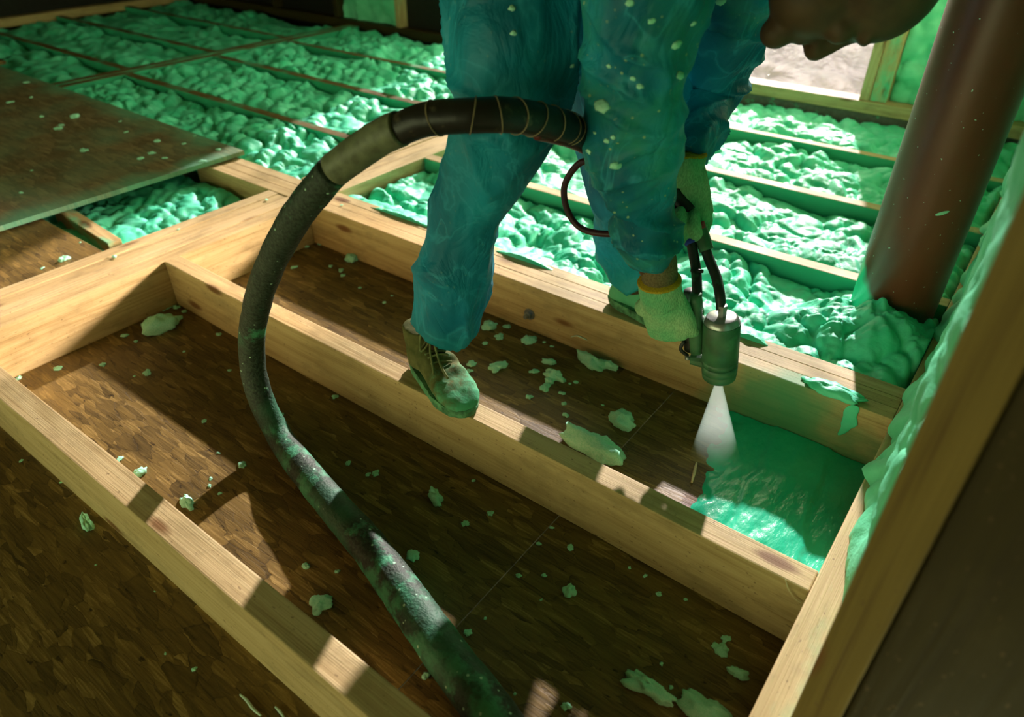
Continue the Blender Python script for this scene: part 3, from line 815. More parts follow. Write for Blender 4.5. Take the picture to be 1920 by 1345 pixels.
def person():
    parts = []
    # head
    parts.append(ellipsoid(hp(-0.012, 0.038), 0.098, 0.090, 0.078, HF, 28, 18))
    parts.append(ellipsoid(hp(0.028, -0.045), 0.060, 0.074, 0.060, HF, 24, 16))
    parts.append(ellipsoid(hp(0.084, -0.092), 0.024, 0.026, 0.028, HF))
    parts.append(limb([hp(0.076, 0.024), hp(0.093, -0.004), hp(0.104, -0.022)], [0.012, 0.0150, 0.0165], 5, 14))
    parts.append(ellipsoid(hp(0.104, -0.024), 0.0165, 0.019, 0.0175, HF, 18, 12))
    for s in (-1, 1):
        parts.append(ellipsoid(hp(0.093, -0.030, 0.012*s), 0.011, 0.009, 0.010, HF, 12, 8))
        parts.append(ellipsoid(hp(0.070, 0.030, 0.028*s), 0.014, 0.013, 0.030, HF, 16, 10))
        parts.append(ellipsoid(hp(0.060, -0.010, 0.040*s), 0.024, 0.022, 0.022, HF, 16, 10))
        parts.append(ellipsoid(hp(-0.012, -0.008, 0.076*s), 0.022, 0.032, 0.009, HF, 16, 10))
    parts.append(ellipsoid(hp(0.089, -0.055), 0.010, 0.007, 0.022, HF, 14, 8))
    parts.append(ellipsoid(hp(0.086, -0.069), 0.010, 0.007, 0.020, HF, 14, 8))
    parts.append(limb([hp(-0.02, -0.03), hp(-0.035, -0.10), J['nek']-np.array([0.03, 0, -0.02])], [0.062, 0.058, 0.07], 6, 18))
    # trunk and limbs under the coverall
    parts.append(limb([J['pel'], J['wai'], J['che'], J['nek']], [0.13, 0.125, 0.125, 0.055], 6, 20))
    for s in 'NF':
        if s == 'N': parts.append(limb([J['hipN'], py(966, 100, 0.14), py(948, 200, 0.118), py(912, 300, 0.100), py(876, 400, 0.090), py(856, 500, 0.085), py(838, 575, 0.082), J['ankN']], [0.082, 0.078, 0.070, 0.056, 0.046, 0.042, 0.038, 0.034], 5, 16))
        else: parts.append(limb([J['hip'+s], J['kne'+s], J['ank'+s]], [0.082, 0.058, 0.042], 8, 16))
        parts.append(limb([J['sh'+s], J['el'+s], J['wr'+s]], [0.058, 0.044, 0.030], 8, 16))
        parts.append(limb([J['pel'], J['hip'+s]], [0.12, 0.09], 6, 16))
        parts.append(limb([J['che'], J['sh'+s]], [0.10, 0.07], 6, 16))
    V, Fc = remesh(parts, 0.006, 5)
    # eye hollows
    for s in (-1, 1):
        e = hp(0.092, 0.010, 0.031*s); d = np.linalg.norm(V-e, axis=1); V = V-HF[0]*(0.010*np.exp(-(d/0.014)**2))[:, None]
    return V, Fc
V, Fc = person()
base_pt = np.array([1.2, 0.3, 0.0])
P_ = mk('person', V, Fc, SKIN, origin=base_pt)
tag(P_, 'stooping worker in teal coverall and knit gloves, spraying foam between the joists', 'person')

def suit():
    parts = []
    N = lambda a, b, t: J[a]*(1-t)+J[b]*t
    # near trouser leg: baggy, wide at the thigh and the hem
    parts.append(limb([J['hipN']+np.array([0.0, 0.0, 0.03]), py(970, 0, 0.17), py(966, 100, 0.14), py(948, 200, 0.118), py(912, 300, 0.100), py(876, 400, 0.090), py(856, 500, 0.085), py(838, 575, 0.082), py(832, 610, 0.080)],
                      [0.125, 0.120, 0.110, 0.097, 0.082, 0.072, 0.076, 0.080, 0.079], 8, 30))
    parts.append(limb([J['hipF'], J['kneF'], N('kneF', 'ankF', 0.6), J['ankF']+np.array([0, 0, 0.035])], [0.15, 0.125, 0.088, 0.07], 8, 24))
    parts.append(limb([J['pel']+np.array([-0.03, 0, 0]), J['wai'], J['che'], J['nek']+np.array([-0.04, 0, 0.03])], [0.185, 0.175, 0.165, 0.085], 8, 28))
    for s in 'NF':
        parts.append(limb([J['pel'], J['hip'+s]], [0.17, 0.155], 5, 22))
        parts.append(limb([J['che'], J['sh'+s]], [0.135, 0.10], 5, 22))
    # near sleeve
    parts.append(limb([J['shN'], N('shN', 'elN', 0.5), J['elN'], N('elN', 'wrN', 0.5)+np.array([0, 0, -0.005]), N('elN', 'wrN', 0.86)], [0.110, 0.096, 0.078, 0.062, 0.046], 8, 26))
    # far sleeve
    parts.append(limb([J['shF'], N('shF', 'elF', 0.55), J['elF'], N('elF', 'wrF', 0.6), N('elF', 'wrF', 1.0)], [0.105, 0.088, 0.072, 0.058, 0.050], 8, 24))
    # lap and chest panels hanging between the limbs
    parts.append(limb([np.array([1.22, 0.2, 0.86]), np.array([1.33, 0.26, 0.93]), np.array([1.44, 0.3, 0.95])], [0.10, 0.10, 0.10], 6, 20))
    def disp(co, no):
        x, y, z = co[:, 0], co[:, 1], co[:, 2]
        armN = np.clip((x-1.36)/0.03, 0, 1)*np.clip((0.42-y)/0.06, 0, 1)
        armF = np.clip((y-0.40)/0.05, 0, 1)*np.clip((z-0.42)/0.05, 0, 1)*np.clip((x-1.28)/0.05, 0, 1)
        arm = np.maximum(armN, armF); leg = 1-arm
        # cross folds on the sleeves, long draping folds on the trousers
        Pa = np.stack([x*5, y*5, z*17+x*7], 1)
        ra = 1-2*np.abs(vnoise(Pa+0.5*fbm(co*6, 3, 2)[:, None], 11))
        rb = 1-2*np.abs(vnoise(np.stack([x*9+3, y*9, z*30-x*14], 1), 12))
        Pl = np.stack([x*8+z*3.0, y*8, z*5.5-x*4], 1)
        rl = 1-2*np.abs(vnoise(Pl+0.6*fbm(co*4, 4, 2)[:, None], 13))
        rl2 = 1-2*np.abs(vnoise(np.stack([x*16-z*5, y*16, z*9+x*5], 1), 14))
        lowcuff = np.exp(-((z-0.45)/0.14)**2)
        rg = lambda v: np.clip((v+1)/2, 0, 1)**2.6*2-0.7
        ra, rb, rl, rl2 = rg(ra), rg(rb), rg(rl), rg(rl2)
        d = arm*(0.012*ra*(0.6+0.5*lowcuff)+0.0030*rb)+leg*(0.011*rl+0.0022*rl2)
        d += 0.004*fbm(co*7, 21, 2)
        return d
    V, Fc = remesh(parts, 0.0065, 4, disp)
    # open trouser hems and cuffs: drop the closing discs
    return V, Fc
SV, SF = suit()
coverall = mkc('coverall', SV, SF, SUIT, P_)
coverall['label'] = 'loose teal film coverall speckled with foam'

BVH = BVHTree.FromPolygons([tuple(v) for v in SV], SF)
for k, (x, y, s) in enumerate([(1128, 200, 0.013), (1268, 85, 0.009), (1275, 142, 0.009), (1200, 162, 0.006), (1155, 310, 0.010), (1104, 284, 0.006), (1137, 264, 0.0055), (1150, 258, 0.005), (1222, 40, 0.006), (1187, 148, 0.005), (1352, 4, 0.009), (1142, 124, 0.005), (1300, 45, 0.005), (960, 16, 0.006), (963, 62, 0.005), (1073, 124, 0.0045), (1180, 7, 0.006), (1115, 249, 0.004)]):
    d = Vector(ray(x, y)).normalized(); hit = BVH.ray_cast(Vector(CAM_POS), d)
    if hit[0] is None: continue
    loc, nor = np.array(hit[0]), Vector(hit[1])
    V, Fc = blob_mesh(k+400, 12, 8, 0.6, 0.3)
    V = V*s*np.array([1, 0.75, 0.8]); q = nor.to_track_quat('Z', 'Y').to_matrix()
    V = np.array([tuple(q @ Vector(v)) for v in V])+loc
    mkc('foam_blob', V, Fc, M['crumb_pale'] if 'crumb_pale' in M else M['crumb'], coverall)

# knit gloves
def mat_glove():
    w = NT('knit_glove')
    n1 = w.n('TexNoise', Vector=w.coords('Object', (16, 16, 16)), Scale=1.0, Detail=5.0)
    c = w.mix(w.ramp(n1, [(0.35, 0.0), (0.68, 1.0)]), (0.13, 0.46, 0.22), (0.36, 0.54, 0.29))
    wv = w.n('TexNoise', Vector=w.coords('Object', (420, 420, 160)), Scale=1.0, Detail=1.0)
    c = w.mix(w.ramp(wv, [(0.40, 0.0), (0.6, 0.35)]), c, (0.06, 0.2, 0.09))
    w.base(c, 0.9, 0.1); w.bump(wv, 0.6, 0.003)
    return w.m
GLOVE = mat_glove()
YEL = mat_plain('yellow_hem', (0.42, 0.27, 0.02), 0.9, 0.1, scale=300, bump=0.4)
KNIT = mat_plain('brown_knit_cuff', (0.16, 0.12, 0.06), 0.95, 0.1, scale=260, bump=0.6)

def glove(W, d, n, label, curls, thumb, sc=1.0, cuff_dir=None, cuff_len=0.05, cuff_r=(0.040, 0.044), flip=1):
    d = np.array(d, float); d /= np.linalg.norm(d)
    n = np.array(n, float); n = n-d*(n@d); n /= np.linalg.norm(n)
    s = np.cross(d, n)*flip
    fr = np.array([d, s, n]); parts = []
    parts.append(limb([W-0.005*d, W+0.03*sc*d, W+0.07*sc*d, W+0.098*sc*d], [0.040*sc, 0.047*sc, 0.050*sc, 0.044*sc], 5, 22, (1.0, 0.55), s))
    offs = [0.036, 0.012, -0.012, -0.034]; lens = [0.92, 1.0, 0.95, 0.78]
    for k in range(4):
        p = W+0.092*sc*d+s*offs[k]*sc; ang = 0.0; pts = [p-0.03*sc*d, p]; rr = [0.0125*sc, 0.0140*sc]
        for L, c in zip((0.046, 0.030, 0.024), curls[k]):
            ang += math.radians(c); dirv = d*math.cos(ang)+n*math.sin(ang)
            p = p+dirv*L*lens[k]*sc; pts.append(p); rr.append(0.0125*sc)
        rr[-1] = 0.0105*sc
        parts.append(limb(pts, rr, 5, 14)); parts.append(ellipsoid(pts[-1], 0.0108*sc, 0.0108*sc, 0.0108*sc, None, 12, 8))
    t0 = W+0.030*sc*d+s*0.036*sc
    tp = [t0-0.01*d-s*0.02*sc, t0]; cur = t0
    for v, L in zip(thumb, (0.034, 0.030, 0.024)):
        vv = d*v[0]+s*v[1]+n*v[2]; vv = vv/np.linalg.norm(vv); cur = cur+vv*L*sc; tp.append(cur)
    parts.append(limb(tp, [0.020*sc, 0.0185*sc, 0.0155*sc, 0.0135*sc, 0.0115*sc], 5, 14)); parts.append(ellipsoid(tp[-1], 0.012*sc, 0.012*sc, 0.012*sc, None, 12, 8))
    cd = np.array(cuff_dir if cuff_dir is not None else -d, float); cd /= np.linalg.norm(cd)
    parts.append(limb([W+0.02*d, W, W+cd*cuff_len*0.6, W+cd*cuff_len], [0.038*sc, cuff_r[0]*0.96, cuff_r[0], cuff_r[1]], 5, 24))
    V, Fc = remesh(parts, 0.0032, 3, lambda co, no: 0.0012*fbm(co*60, 9, 2)+0.0016*vnoise(co*22, 10))
    g = mkc('glove', V, Fc, GLOVE, P_); g['label'] = label
    a = W+cd*cuff_len
    V, Fc = tube([a-cd*0.003, a-cd*0.0015, a+cd*0.0015, a+cd*0.003], [cuff_r[1]*0.98, cuff_r[1]*1.015, cuff_r[1]*1.015, cuff_r[1]*0.98], 30)
    mkc('hem_band', V, Fc, YEL, g)
    return g
r3, u3 = R_, np.array([0, 0, 1.0])
# right hand, closed round the gun handle; back of the hand to the camera
WR = py(1238, 552, 0.275)
HD = R_*0.42-u3*0.90+F_*0.10
glove(WR, HD, F_*0.75+R_*0.55-u3*0.1, 'mint knit glove closed on the gun handle', [(58, 70, 45), (62, 75, 45), (66, 75, 45), (70, 70, 45)],
      [(0.5, 0.5, 0.7), (0.4, 0.0, 0.9), (0.5, -0.3, 0.8)], 1.12, cuff_dir=(J['elN']-WR)*0.4+np.array([-0.02, -0.0, 0.16]), cuff_len=0.032, cuff_r=(0.044, 0.043), flip=-1)
kc = limb([WR+np.array([-0.004, 0, 0.02]), WR*0.55+J['wrN']*0.45+np.array([-0.004, 0, 0.05]), J['wrN']*0.8+J['elN']*0.2], [0.036, 0.035, 0.034], 5, 22)
mkc('knit_cuff', kc[0], kc[1], KNIT, P_)
# left hand, fist round the hose ends
WL = py(1280, 322, 0.43)
glove(WL, -u3*0.95+R_*0.16-F_*0.10, -R_*0.50-F_*0.75, 'mint knit glove gripping the hose coupling', [(70, 75, 40), (75, 78, 40), (78, 75, 40), (80, 70, 40)],
      [(0.5, 0.5, 0.5), (0.6, 0.1, 0.8), (0.6, -0.2, 0.8)], 1.2, cuff_dir=(-0.05, 0.12, 0.9), cuff_len=0.036, cuff_r=(0.042, 0.043), flip=1)

# shoes
def mat_shoe():
    w = NT('olive_suede')
    n1 = w.n('TexNoise', Vector=w.coords('Object', (30, 30, 30)), Scale=1.0, Detail=5.0)
    c = w.mix(w.ramp(n1, [(0.35, 0.0), (0.7, 1.0)]), (0.07, 0.085, 0.025), (0.15, 0.15, 0.055))
    sx = w.t.nodes.new('ShaderNodeSeparateXYZ'); w.t.links.new(w.coords('Object').outputs[0], sx.inputs[0])
    n2 = w.n('TexNoise', Vector=w.coords('Object', (45, 45, 45)), Scale=1.0, Detail=6.0, Roughness=0.7)
    g = w.math('ADD', w.math('MULTIPLY', sx.outputs['X'], 4.5), w.math('MULTIPLY', n2, 1.3))
    c = w.mix(w.ramp(g, [(0.22, 0.0), (0.75, 0.92)]), c, (0.10, 0.46, 0.25))
    w.base(c, 0.85, 0.15); w.bump(n2, 0.5, 0.004)
    return w.m
SHOE = mat_shoe(); SOLE = mat_plain('foam_crusted_sole', (0.09, 0.24, 0.12), 0.9, 0.1, var=0.6, scale=60, bump=0.6)
LACE = mat_plain('olive_lace', (0.17, 0.19, 0.08), 0.9, 0.1, splat=0.2)
def shoe(heel, toe_dir, zbase, label, Lh=0.285):
    a = math.atan2(toe_dir[1], toe_dir[0]); ca, sa = math.cos(a), math.sin(a)
    def Wd(p):
        p = np.asarray(p, float)*np.array([Lh/0.285, 1, 1]); return np.stack([heel[0]+p[:, 0]*ca-p[:, 1]*sa, heel[1]+p[:, 0]*sa+p[:, 1]*ca, zbase+p[:, 2]], 1)
    # upper: cross sections from heel to toe (x, half width, height, floor)
    secs = [(0.004, 0.022, 0.050), (0.02, 0.033, 0.085), (0.05, 0.037, 0.115), (0.085, 0.038, 0.112), (0.12, 0.041, 0.092), (0.155, 0.045, 0.074), (0.19, 0.049, 0.062), (0.225, 0.049, 0.054), (0.255, 0.043, 0.045), (0.274, 0.030, 0.035), (0.284, 0.014, 0.024)]
    V = []; n = 20
    for x, hw, ht in secs:
        for k in range(n):
            q = 2*math.pi*k/n; cy = math.cos(q); sz = math.sin(q)
            V.append((x, hw*np.sign(cy)*abs(cy)**0.75+0.004*math.sin(x*11), 0.014+(ht-0.014)*(0.5+0.5*np.sign(sz)*abs(sz)**0.7)))
    V = np.array(V); Fc = []
    m = len(secs)
    for i in range(m-1):
        for k in range(n):
            k2 = (k+1) % n; Fc.append((i*n+k, i*n+k2, (i+1)*n+k2, (i+1)*n+k))
    Fc.append(tuple(range(n))[::-1]); Fc.append(tuple(range((m-1)*n, m*n)))
    ank = limb([(0.055, 0, 0.03), (0.052, 0, 0.09), (0.056, 0, 0.135)], [0.040, 0.042, 0.046], 5, 20)
    co, fc = remesh([(V, Fc), ank], 0.0045, 5, lambda c, nn: 0.0016*fbm(c*35, 31, 2)+0.0035*np.clip((c[:, 2]-0.05)/0.04, 0, 1)*np.clip((c[:, 0]-0.08)/0.03, 0, 1)*np.sin(c[:, 0]*150))
    up = co.copy()
    s = mkc('shoe', Wd(co), fc, SHOE, P_); s['label'] = label
    # sole
    ol = []
    for k in range(48):
        t = 2*math.pi*k/48; x = 0.142-0.146*math.cos(t); y = math.sin(t)
        wd = np.interp(x, [-0.004, 0.02, 0.06, 0.12, 0.2, 0.25, 0.288], [0.03, 0.040, 0.042, 0.044, 0.054, 0.052, 0.038])
        ol.append((x, np.sign(y)*abs(y)**0.6*wd+0.004*math.sin(x*11)))
    Vs = []; lay = [(0.0, 0.97), (0.004, 1.0), (0.018, 1.02), (0.022, 0.99)]
    for z, k in lay:
        for x, y in ol: Vs.append(((x-0.142)*k+0.142, y*k, z))
    Vs = np.array(Vs); Vs[:, :2] += 0.0015*np.stack([fbm(Vs*90, 6, 2), fbm(Vs*90, 7, 2)], 1); Vs[:, 2] = np.maximum(Vs[:, 2], 0)
    Fs = []
    for i in range(3):
        for k in range(48):
            k2 = (k+1) % 48; Fs.append((i*48+k, i*48+k2, (i+1)*48+k2, (i+1)*48+k))
    Fs.append(tuple(range(48))[::-1]); Fs.append(tuple(range(144, 192)))
    mkc('sole', Wd(Vs), Fs, SOLE, s, smooth=False)
    # laces
    def top(x, y):
        dd = (up[:, 0]-x)**2+(up[:, 1]-y)**2; i = np.argsort(dd)[:12]; return up[i, 2].max()
    def lace(pts, r=0.0026):
        P = [(x, y, top(x, y)+0.002+dz) for x, y, dz in pts]
        v, f = tube(catmull(P, 5), r, 8); mkc('lace', Wd(v), f, LACE, s)
    for x in (0.10, 0.115, 0.13, 0.145): lace([(x, -0.024, 0), (x+0.004, 0, 0.001), (x+0.012, 0.024, 0)])
    lace([(0.10, 0.0, 0.006), (0.12, -0.012, 0.008), (0.15, -0.022, 0.004), (0.172, -0.030, 0.002)])
    lace([(0.10, 0.002, 0.006), (0.125, 0.000, 0.010), (0.16, -0.006, 0.005), (0.20, -0.008, 0.002)], 0.003)
    lace([(0.10, -0.002, 0.006), (0.098, 0.016, 0.012), (0.108, 0.028, 0.006), (0.112, 0.012, 0.010), (0.102, 0.0, 0.006)])
    lace([(0.10, 0.0, 0.006), (0.095, -0.018, 0.010), (0.105, -0.030, 0.004), (0.110, -0.014, 0.010), (0.102, 0.0, 0.006)])
    return s
shoe((0.975, 0.082), (0.215, -0.075), 0.002, 'olive suede shoe with trailing laces, toe crusted with green foam', 0.25)
shoe((1.20, 0.625), (0.25, -0.03), 0.002, 'foam-dusted shoe on the triple beam', 0.27)

# ------------------------------------------------------------------ spray gun
GUN = mat_plain('green_coated_metal', (0.035, 0.12, 0.055), 0.45, 0.45, 0.0, var=0.35, scale=30, splat=0.25, splatcol=(0.06, 0.22, 0.11))
GUN_D = mat_plain('black_rubber', (0.012, 0.016, 0.013), 0.5, 0.4, var=0.4, splat=0.15, splatcol=(0.05, 0.2, 0.10))
STEEL = mat_plain('worn_steel', (0.32, 0.33, 0.33), 0.3, 0.5, 0.7)
BLUE = mat_plain('blue_band', (0.01, 0.03, 0.35), 0.5, 0.4)
RED = mat_plain('red_band', (0.35, 0.02, 0.03), 0.5, 0.4)
GT = py(1354, 596, 0.335); GB = py(1348, 708, 0.345)
ga = (GB-GT)/np.linalg.norm(GB-GT)
gun = empty('spray_gun', tuple(GB), 'green-crusted foam spray gun pointing down in the gloved hand', 'spray gun')
def ring(parent, name, prof, mat, org=GT, ax=ga, seg=36):
    """turned part: list of (distance along axis, radius)"""
    V, Fc = tube([org+ax*p for p, r in prof], [r for p, r in prof], seg, True); return mkc(name, V, Fc, mat, parent)
GL = float(np.linalg.norm(GB-GT))
ring(gun, 'barrel', [(0.010, 0.0365), (0.011, 0.0375), (0.30*GL, 0.0375), (0.655*GL, 0.0375), (0.665*GL, 0.0355), (0.675*GL, 0.0375), (0.735*GL, 0.0375)], GUN)
ring(gun, 'front_cap', [(0.745*GL, 0.0345), (0.755*GL, 0.0375), (0.86*GL, 0.0370), (0.865*GL, 0.0360), (0.875*GL, 0.0368), (0.97*GL, 0.0352), (GL, 0.031)], GUN)
ring(gun, 'seal_ring', [(0.735*GL, 0.034), (0.750*GL, 0.034)], GUN_D)
ring(gun, 'nozzle', [(0.99*GL, 0.010), (1.03*GL, 0.008), (1.06*GL, 0.0055)], STEEL)
ring(gun, 'rear_cap', [(-0.004, 0.027), (-0.001, 0.032), (0.012, 0.0365), (0.018, 0.0368)], STEEL)
nb = py(1352, 578, 0.330)
V, Fc = tube([GT-ga*0.004, GT-ga*0.014, GT-ga*0.030], [0.0085, 0.0095, 0.0095], 6); mkc('hex_fitting', V, Fc, STEEL, gun, smooth=False)
# side manifold with its bracket, screws and the handle
sd = R_*-1.0
MT = py(1304, 552, 0.318); MB = py(1306, 660, 0.330)
V, Fc = tube(np.array([MT*(1-t)+MB*t for t in np.linspace(0, 1, 9)]), [0.0125, 0.0145, 0.0145, 0.0135, 0.0145, 0.0155, 0.0155, 0.0140, 0.0140], 20); mkc('side_manifold', V, Fc, GUN, gun)
V, Fc = limb([py(1294, 674, 0.325), py(1312, 676, 0.332), py(1334, 682, 0.338)], [0.011, 0.014, 0.014], 4, 10); mkc('bracket', V, Fc, GUN, gun, smooth=False)
for x, y in ((1286, 672), (1299, 656), (1318, 657)):
    p = py(x, y, 0.318); V, Fc = limb([p, p+R_*0.014+F_*0.004], [0.0048, 0.0048], 3, 10); mkc('screw', V, Fc, STEEL, gun)
HT = py(1296, 545, 0.345); HB = py(1297, 655, 0.350)
V, Fc = limb([HT, HT*0.5+HB*0.5, HB], [0.0155, 0.018, 0.0165], 6, 16); mkc('handle', V, Fc, GUN_D, gun)
V, Fc = limb([HT*0.6+HB*0.4, (HT*0.6+HB*0.4)*0.5+(GT*0.7+GB*0.3)*0.5, GT*0.7+GB*0.3], [0.014, 0.014, 0.014], 4, 12); mkc('grip_bridge', V, Fc, GUN, gun)
V, Fc = limb([py(1283, 640, 0.33), py(1276, 655, 0.325), py(1290, 668, 0.33)], [0.004, 0.004, 0.004], 4, 8); mkc('trigger', V, Fc, GUN_D, gun)
# feed hoses from the coupling in the other hand
def pts(L): return [py(*q) for q in L]
h1 = pts([(1294, 440, 0.395), (1299, 470, 0.385), (1305, 505, 0.37), (1307, 545, 0.335), (1306, 580, 0.319)])
V, Fc = limb(h1, [0.0105]*5, 8, 14); mkc('feed_hose', V, Fc, GUN_D, gun)
h2 = pts([(1316, 445, 0.40), (1327, 480, 0.39), (1343, 520, 0.37), (1350, 555, 0.345), (1352, 582, 0.333)])
V, Fc = limb(h2, [0.010, 0.0105, 0.0105, 0.0105, 0.0095], 8, 14); mkc('feed_hose', V, Fc, GUN_D, gun)
V, Fc = limb(pts([(1283, 398, 0.40), (1291, 420, 0.398), (1296, 446, 0.394)]), [0.020, 0.019, 0.016], 5, 16); mkc('coupling', V, Fc, GUN, gun)
V, Fc = limb(pts([(1294, 441, 0.394), (1300, 456, 0.388)]), [0.0185, 0.0175], 3, 18); mkc('blue_band', V, Fc, BLUE, gun)
V, Fc = limb(pts([(1310, 420, 0.405), (1317, 445, 0.40), (1325, 470, 0.392)]), [0.012, 0.0155, 0.0145], 5, 16); mkc('coupling', V, Fc, GUN, gun)
V, Fc = limb(pts([(1309, 418, 0.404), (1313, 430, 0.402)]), [0.0125, 0.0125], 3, 14); mkc('red_band', V, Fc, RED, gun)
V, Fc = limb(pts([(1296, 507, 0.362), (1318, 509, 0.362)]), [0.004, 0.004], 3, 10); mkc('hose_clip', V, Fc, GUN_D, gun)

# spray mist: a real cone of droplets
def spray():
    w = NT('spray_mist'); nt = w.t; nt.nodes.remove(w.bsdf)
    a = GB+ga*0.004
    tc = w.t.nodes.new('ShaderNodeTexCoord'); sx = w.t.nodes.new('ShaderNodeSeparateXYZ'); nt.links.new(tc.outputs['Object'], sx.inputs[0])
    depth = w.math('MULTIPLY', sx.outputs['Z'], -1.0)
    nz = w.n('TexNoise', Vector=w.coords('Object', (50, 50, 14)), Scale=1.0, Detail=2.0)
    ln = 0.235
    den = w.ramp(w.math('DIVIDE', depth, ln), [(0.0, 1.0), (0.25, 0.50), (0.55, 0.22), (0.85, 0.10), (1.0, 0.0)])
    vol = w.n('VolumeScatter'); vol.inputs['Color'].default_value = (0.60, 0.86, 0.76, 1); vol.inputs['Anisotropy'].default_value = 0.2
    nt.links.new(w.math('MULTIPLY', den, w.math('MULTIPLY', w.math('ADD', nz, 0.4), 60.0)).outputs[0], vol.inputs['Density'])
    nt.links.new(vol.outputs[0], w.out.inputs['Volume'])
    path = [a+ga*ln*t for t in np.linspace(0, 1, 8)]
    V, Fc = tube(path, [0.005+0.054*t for t in np.linspace(0, 1, 8)], 28)
    o = mk('spray_cone', V, Fc, w.m, origin=a); tag(o, 'white cone of foam mist leaving the spray gun nozzle', 'spray')
    o.visible_shadow = True
spray()

# ------------------------------------------------------------------ hoses
SLEEVE = NT('hose_sleeve')
def _sl():
    w = SLEEVE
    n1 = w.n('TexNoise', Vector=w.coords('Object', (160, 160, 160)), Scale=1.0, Detail=3.0)
    c = w.mix(w.ramp(n1, [(0.35, 0.0), (0.75, 1.0)]), (0.009, 0.022, 0.013), (0.045, 0.075, 0.05))
    sx = w.t.nodes.new('ShaderNodeSeparateXYZ'); w.t.links.new(w.coords('Object').outputs[0], sx.inputs[0])
    n2 = w.n('TexNoise', Vector=w.coords('Object', (12, 12, 12)), Scale=1.0, Detail=6.0, Roughness=0.65)
    # foam crust, thickest on the stretch that lies on the floor
    low = w.ramp(sx.outputs['Z'], [(0.0, 0.095), (0.08, 0.095), (0.22, 0.01), (0.6, 0.0)])
    st = w.math('ADD', n2, low)
    c = w.mix(w.ramp(st, [(0.60, 0.0), (0.70, 0.85)]), c, (0.07, 0.36, 0.19))
    c = w.mix(w.ramp(w.math('ADD', w.n('TexNoise', Vector=w.coords('Object', (6, 6, 6), loc=(5, 2, 9)), Scale=1.0, Detail=3.0), low), [(0.58, 0.0), (0.74, 0.6)]), c, (0.03, 0.17, 0.09))
    sp = w.n('TexVoronoi', Vector=w.coords('Object', (42, 42, 42)), Scale=1.0)
    c = w.mix(w.ramp(sp.outputs['Distance'], [(0.09, 1.0), (0.12, 0.0)]), c, (0.35, 0.6, 0.45))
    w.base(c, 0.62, 0.35); w.bump(n1, 0.5, 0.004)
_sl()
def hp_(L): return [py(*q) for q in L]
up_pts = hp_([(625, 320, -0.19), (560, 400, -0.20), (510, 490, -0.20), (480, 580, -0.20), (472, 660, -0.20), (486, 740, -0.212)])
fl_pts = [pz(524, 818, H+0.036), pz(562, 872, H+0.036), pz(622, 945, H+0.037), pz(690, 1025, H+0.038), pz(760, 1120, H+0.039), pz(832, 1222, H+0.040), pz(925, 1345, H+0.040), np.array([1.74, -0.478, H+0.040]), np.array([1.90, -0.495, H+0.040])]
hose = empty('spray_hose', tuple(fl_pts[3]*np.array([1, 1, 0])+np.array([0, 0, H])), 'thick dark insulated hose looping from the worker down across the subfloor', 'hose')
tape_pts = hp_([(750, 242, -0.152), (720, 255, -0.16), (672, 285, -0.175), (628, 318, -0.189)])
blk_pts = hp_([(752, 241, -0.15), (800, 224, -0.135), (880, 217, -0.105), (960, 217, -0.055), (1030, 230, 0.02), (1085, 250, 0.12), (1140, 285, 0.23), (1200, 325, 0.33), (1258, 362, 0.40), (1290, 400, 0.40)])
P = catmull(up_pts+fl_pts, 14)
rad = np.interp(np.linspace(0, 1, len(P)), [0, 0.05, 0.25, 0.4, 0.55, 0.75, 1.0], [0.0265, 0.0275, 0.0285, 0.0295, 0.034, 0.0385, 0.040])
V, Fc = tube(P, rad, 28, True, rough=0.035, seed=5); V[:, 2] = np.maximum(V[:, 2], H+0.0005)
mkc('sleeve', V, Fc, SLEEVE.m, hose)
V, Fc = tube(catmull(tape_pts, 12), 0.0265, 26, True, rough=0.03, seed=8)
TAPE = mat_plain('grey_tape', (0.13, 0.15, 0.085), 0.5, 0.35, var=0.3, scale=60, bump=0.4)
mkc('tape_wrap', V, Fc, TAPE, hose)
BLK = mat_plain('black_tape', (0.008, 0.009, 0.008), 0.42, 0.4, var=0.4, scale=60, bump=0.3, splat=0.06, splatcol=(0.2, 0.17, 0.1))
PB = catmull(blk_pts, 12); rb = np.interp(np.linspace(0, 1, len(PB)), [0, 0.5, 0.8, 1], [0.0245, 0.0255, 0.024, 0.018])
V, Fc = tube(PB, rb, 26, True, rough=0.03, seed=12); mkc('taped_section', V, Fc, BLK, hose)
TAN = mat_plain('tan_twine', (0.30, 0.24, 0.14), 0.8, 0.2)
for t in (0.14, 0.235, 0.30, 0.345, 0.40, 0.455, 0.50, 0.52):
    i = int(t*(len(PB)-1)); c = PB[i]; tg = PB[i+1]-PB[i-1]; tg /= np.linalg.norm(tg)
    a = np.cross(tg, (0, 0.3, 1)); a /= np.linalg.norm(a); b = np.cross(tg, a)
    lp = [c+(a*math.cos(q)+b*math.sin(q))*(rb[i]*1.045)+tg*0.006*math.sin(q+t*40) for q in np.linspace(0, 2*math.pi, 26)]
    V, Fc = tube(lp, 0.0008, 6); mkc('tie_seam', V, Fc, TAN, hose)
REDH = mat_plain('dark_red_hose', (0.10, 0.012, 0.010), 0.4, 0.4)
V, Fc = limb([PB[int(len(PB)*k)]+np.array([0.004, 0.0, -0.024]) for k in (0.40, 0.47, 0.54, 0.62, 0.70)], [0.007]*5, 8, 12); mkc('red_line', V, Fc, REDH, hose)
AIR = mat_plain('brown_red_hose', (0.055, 0.012, 0.010), 0.42, 0.4)
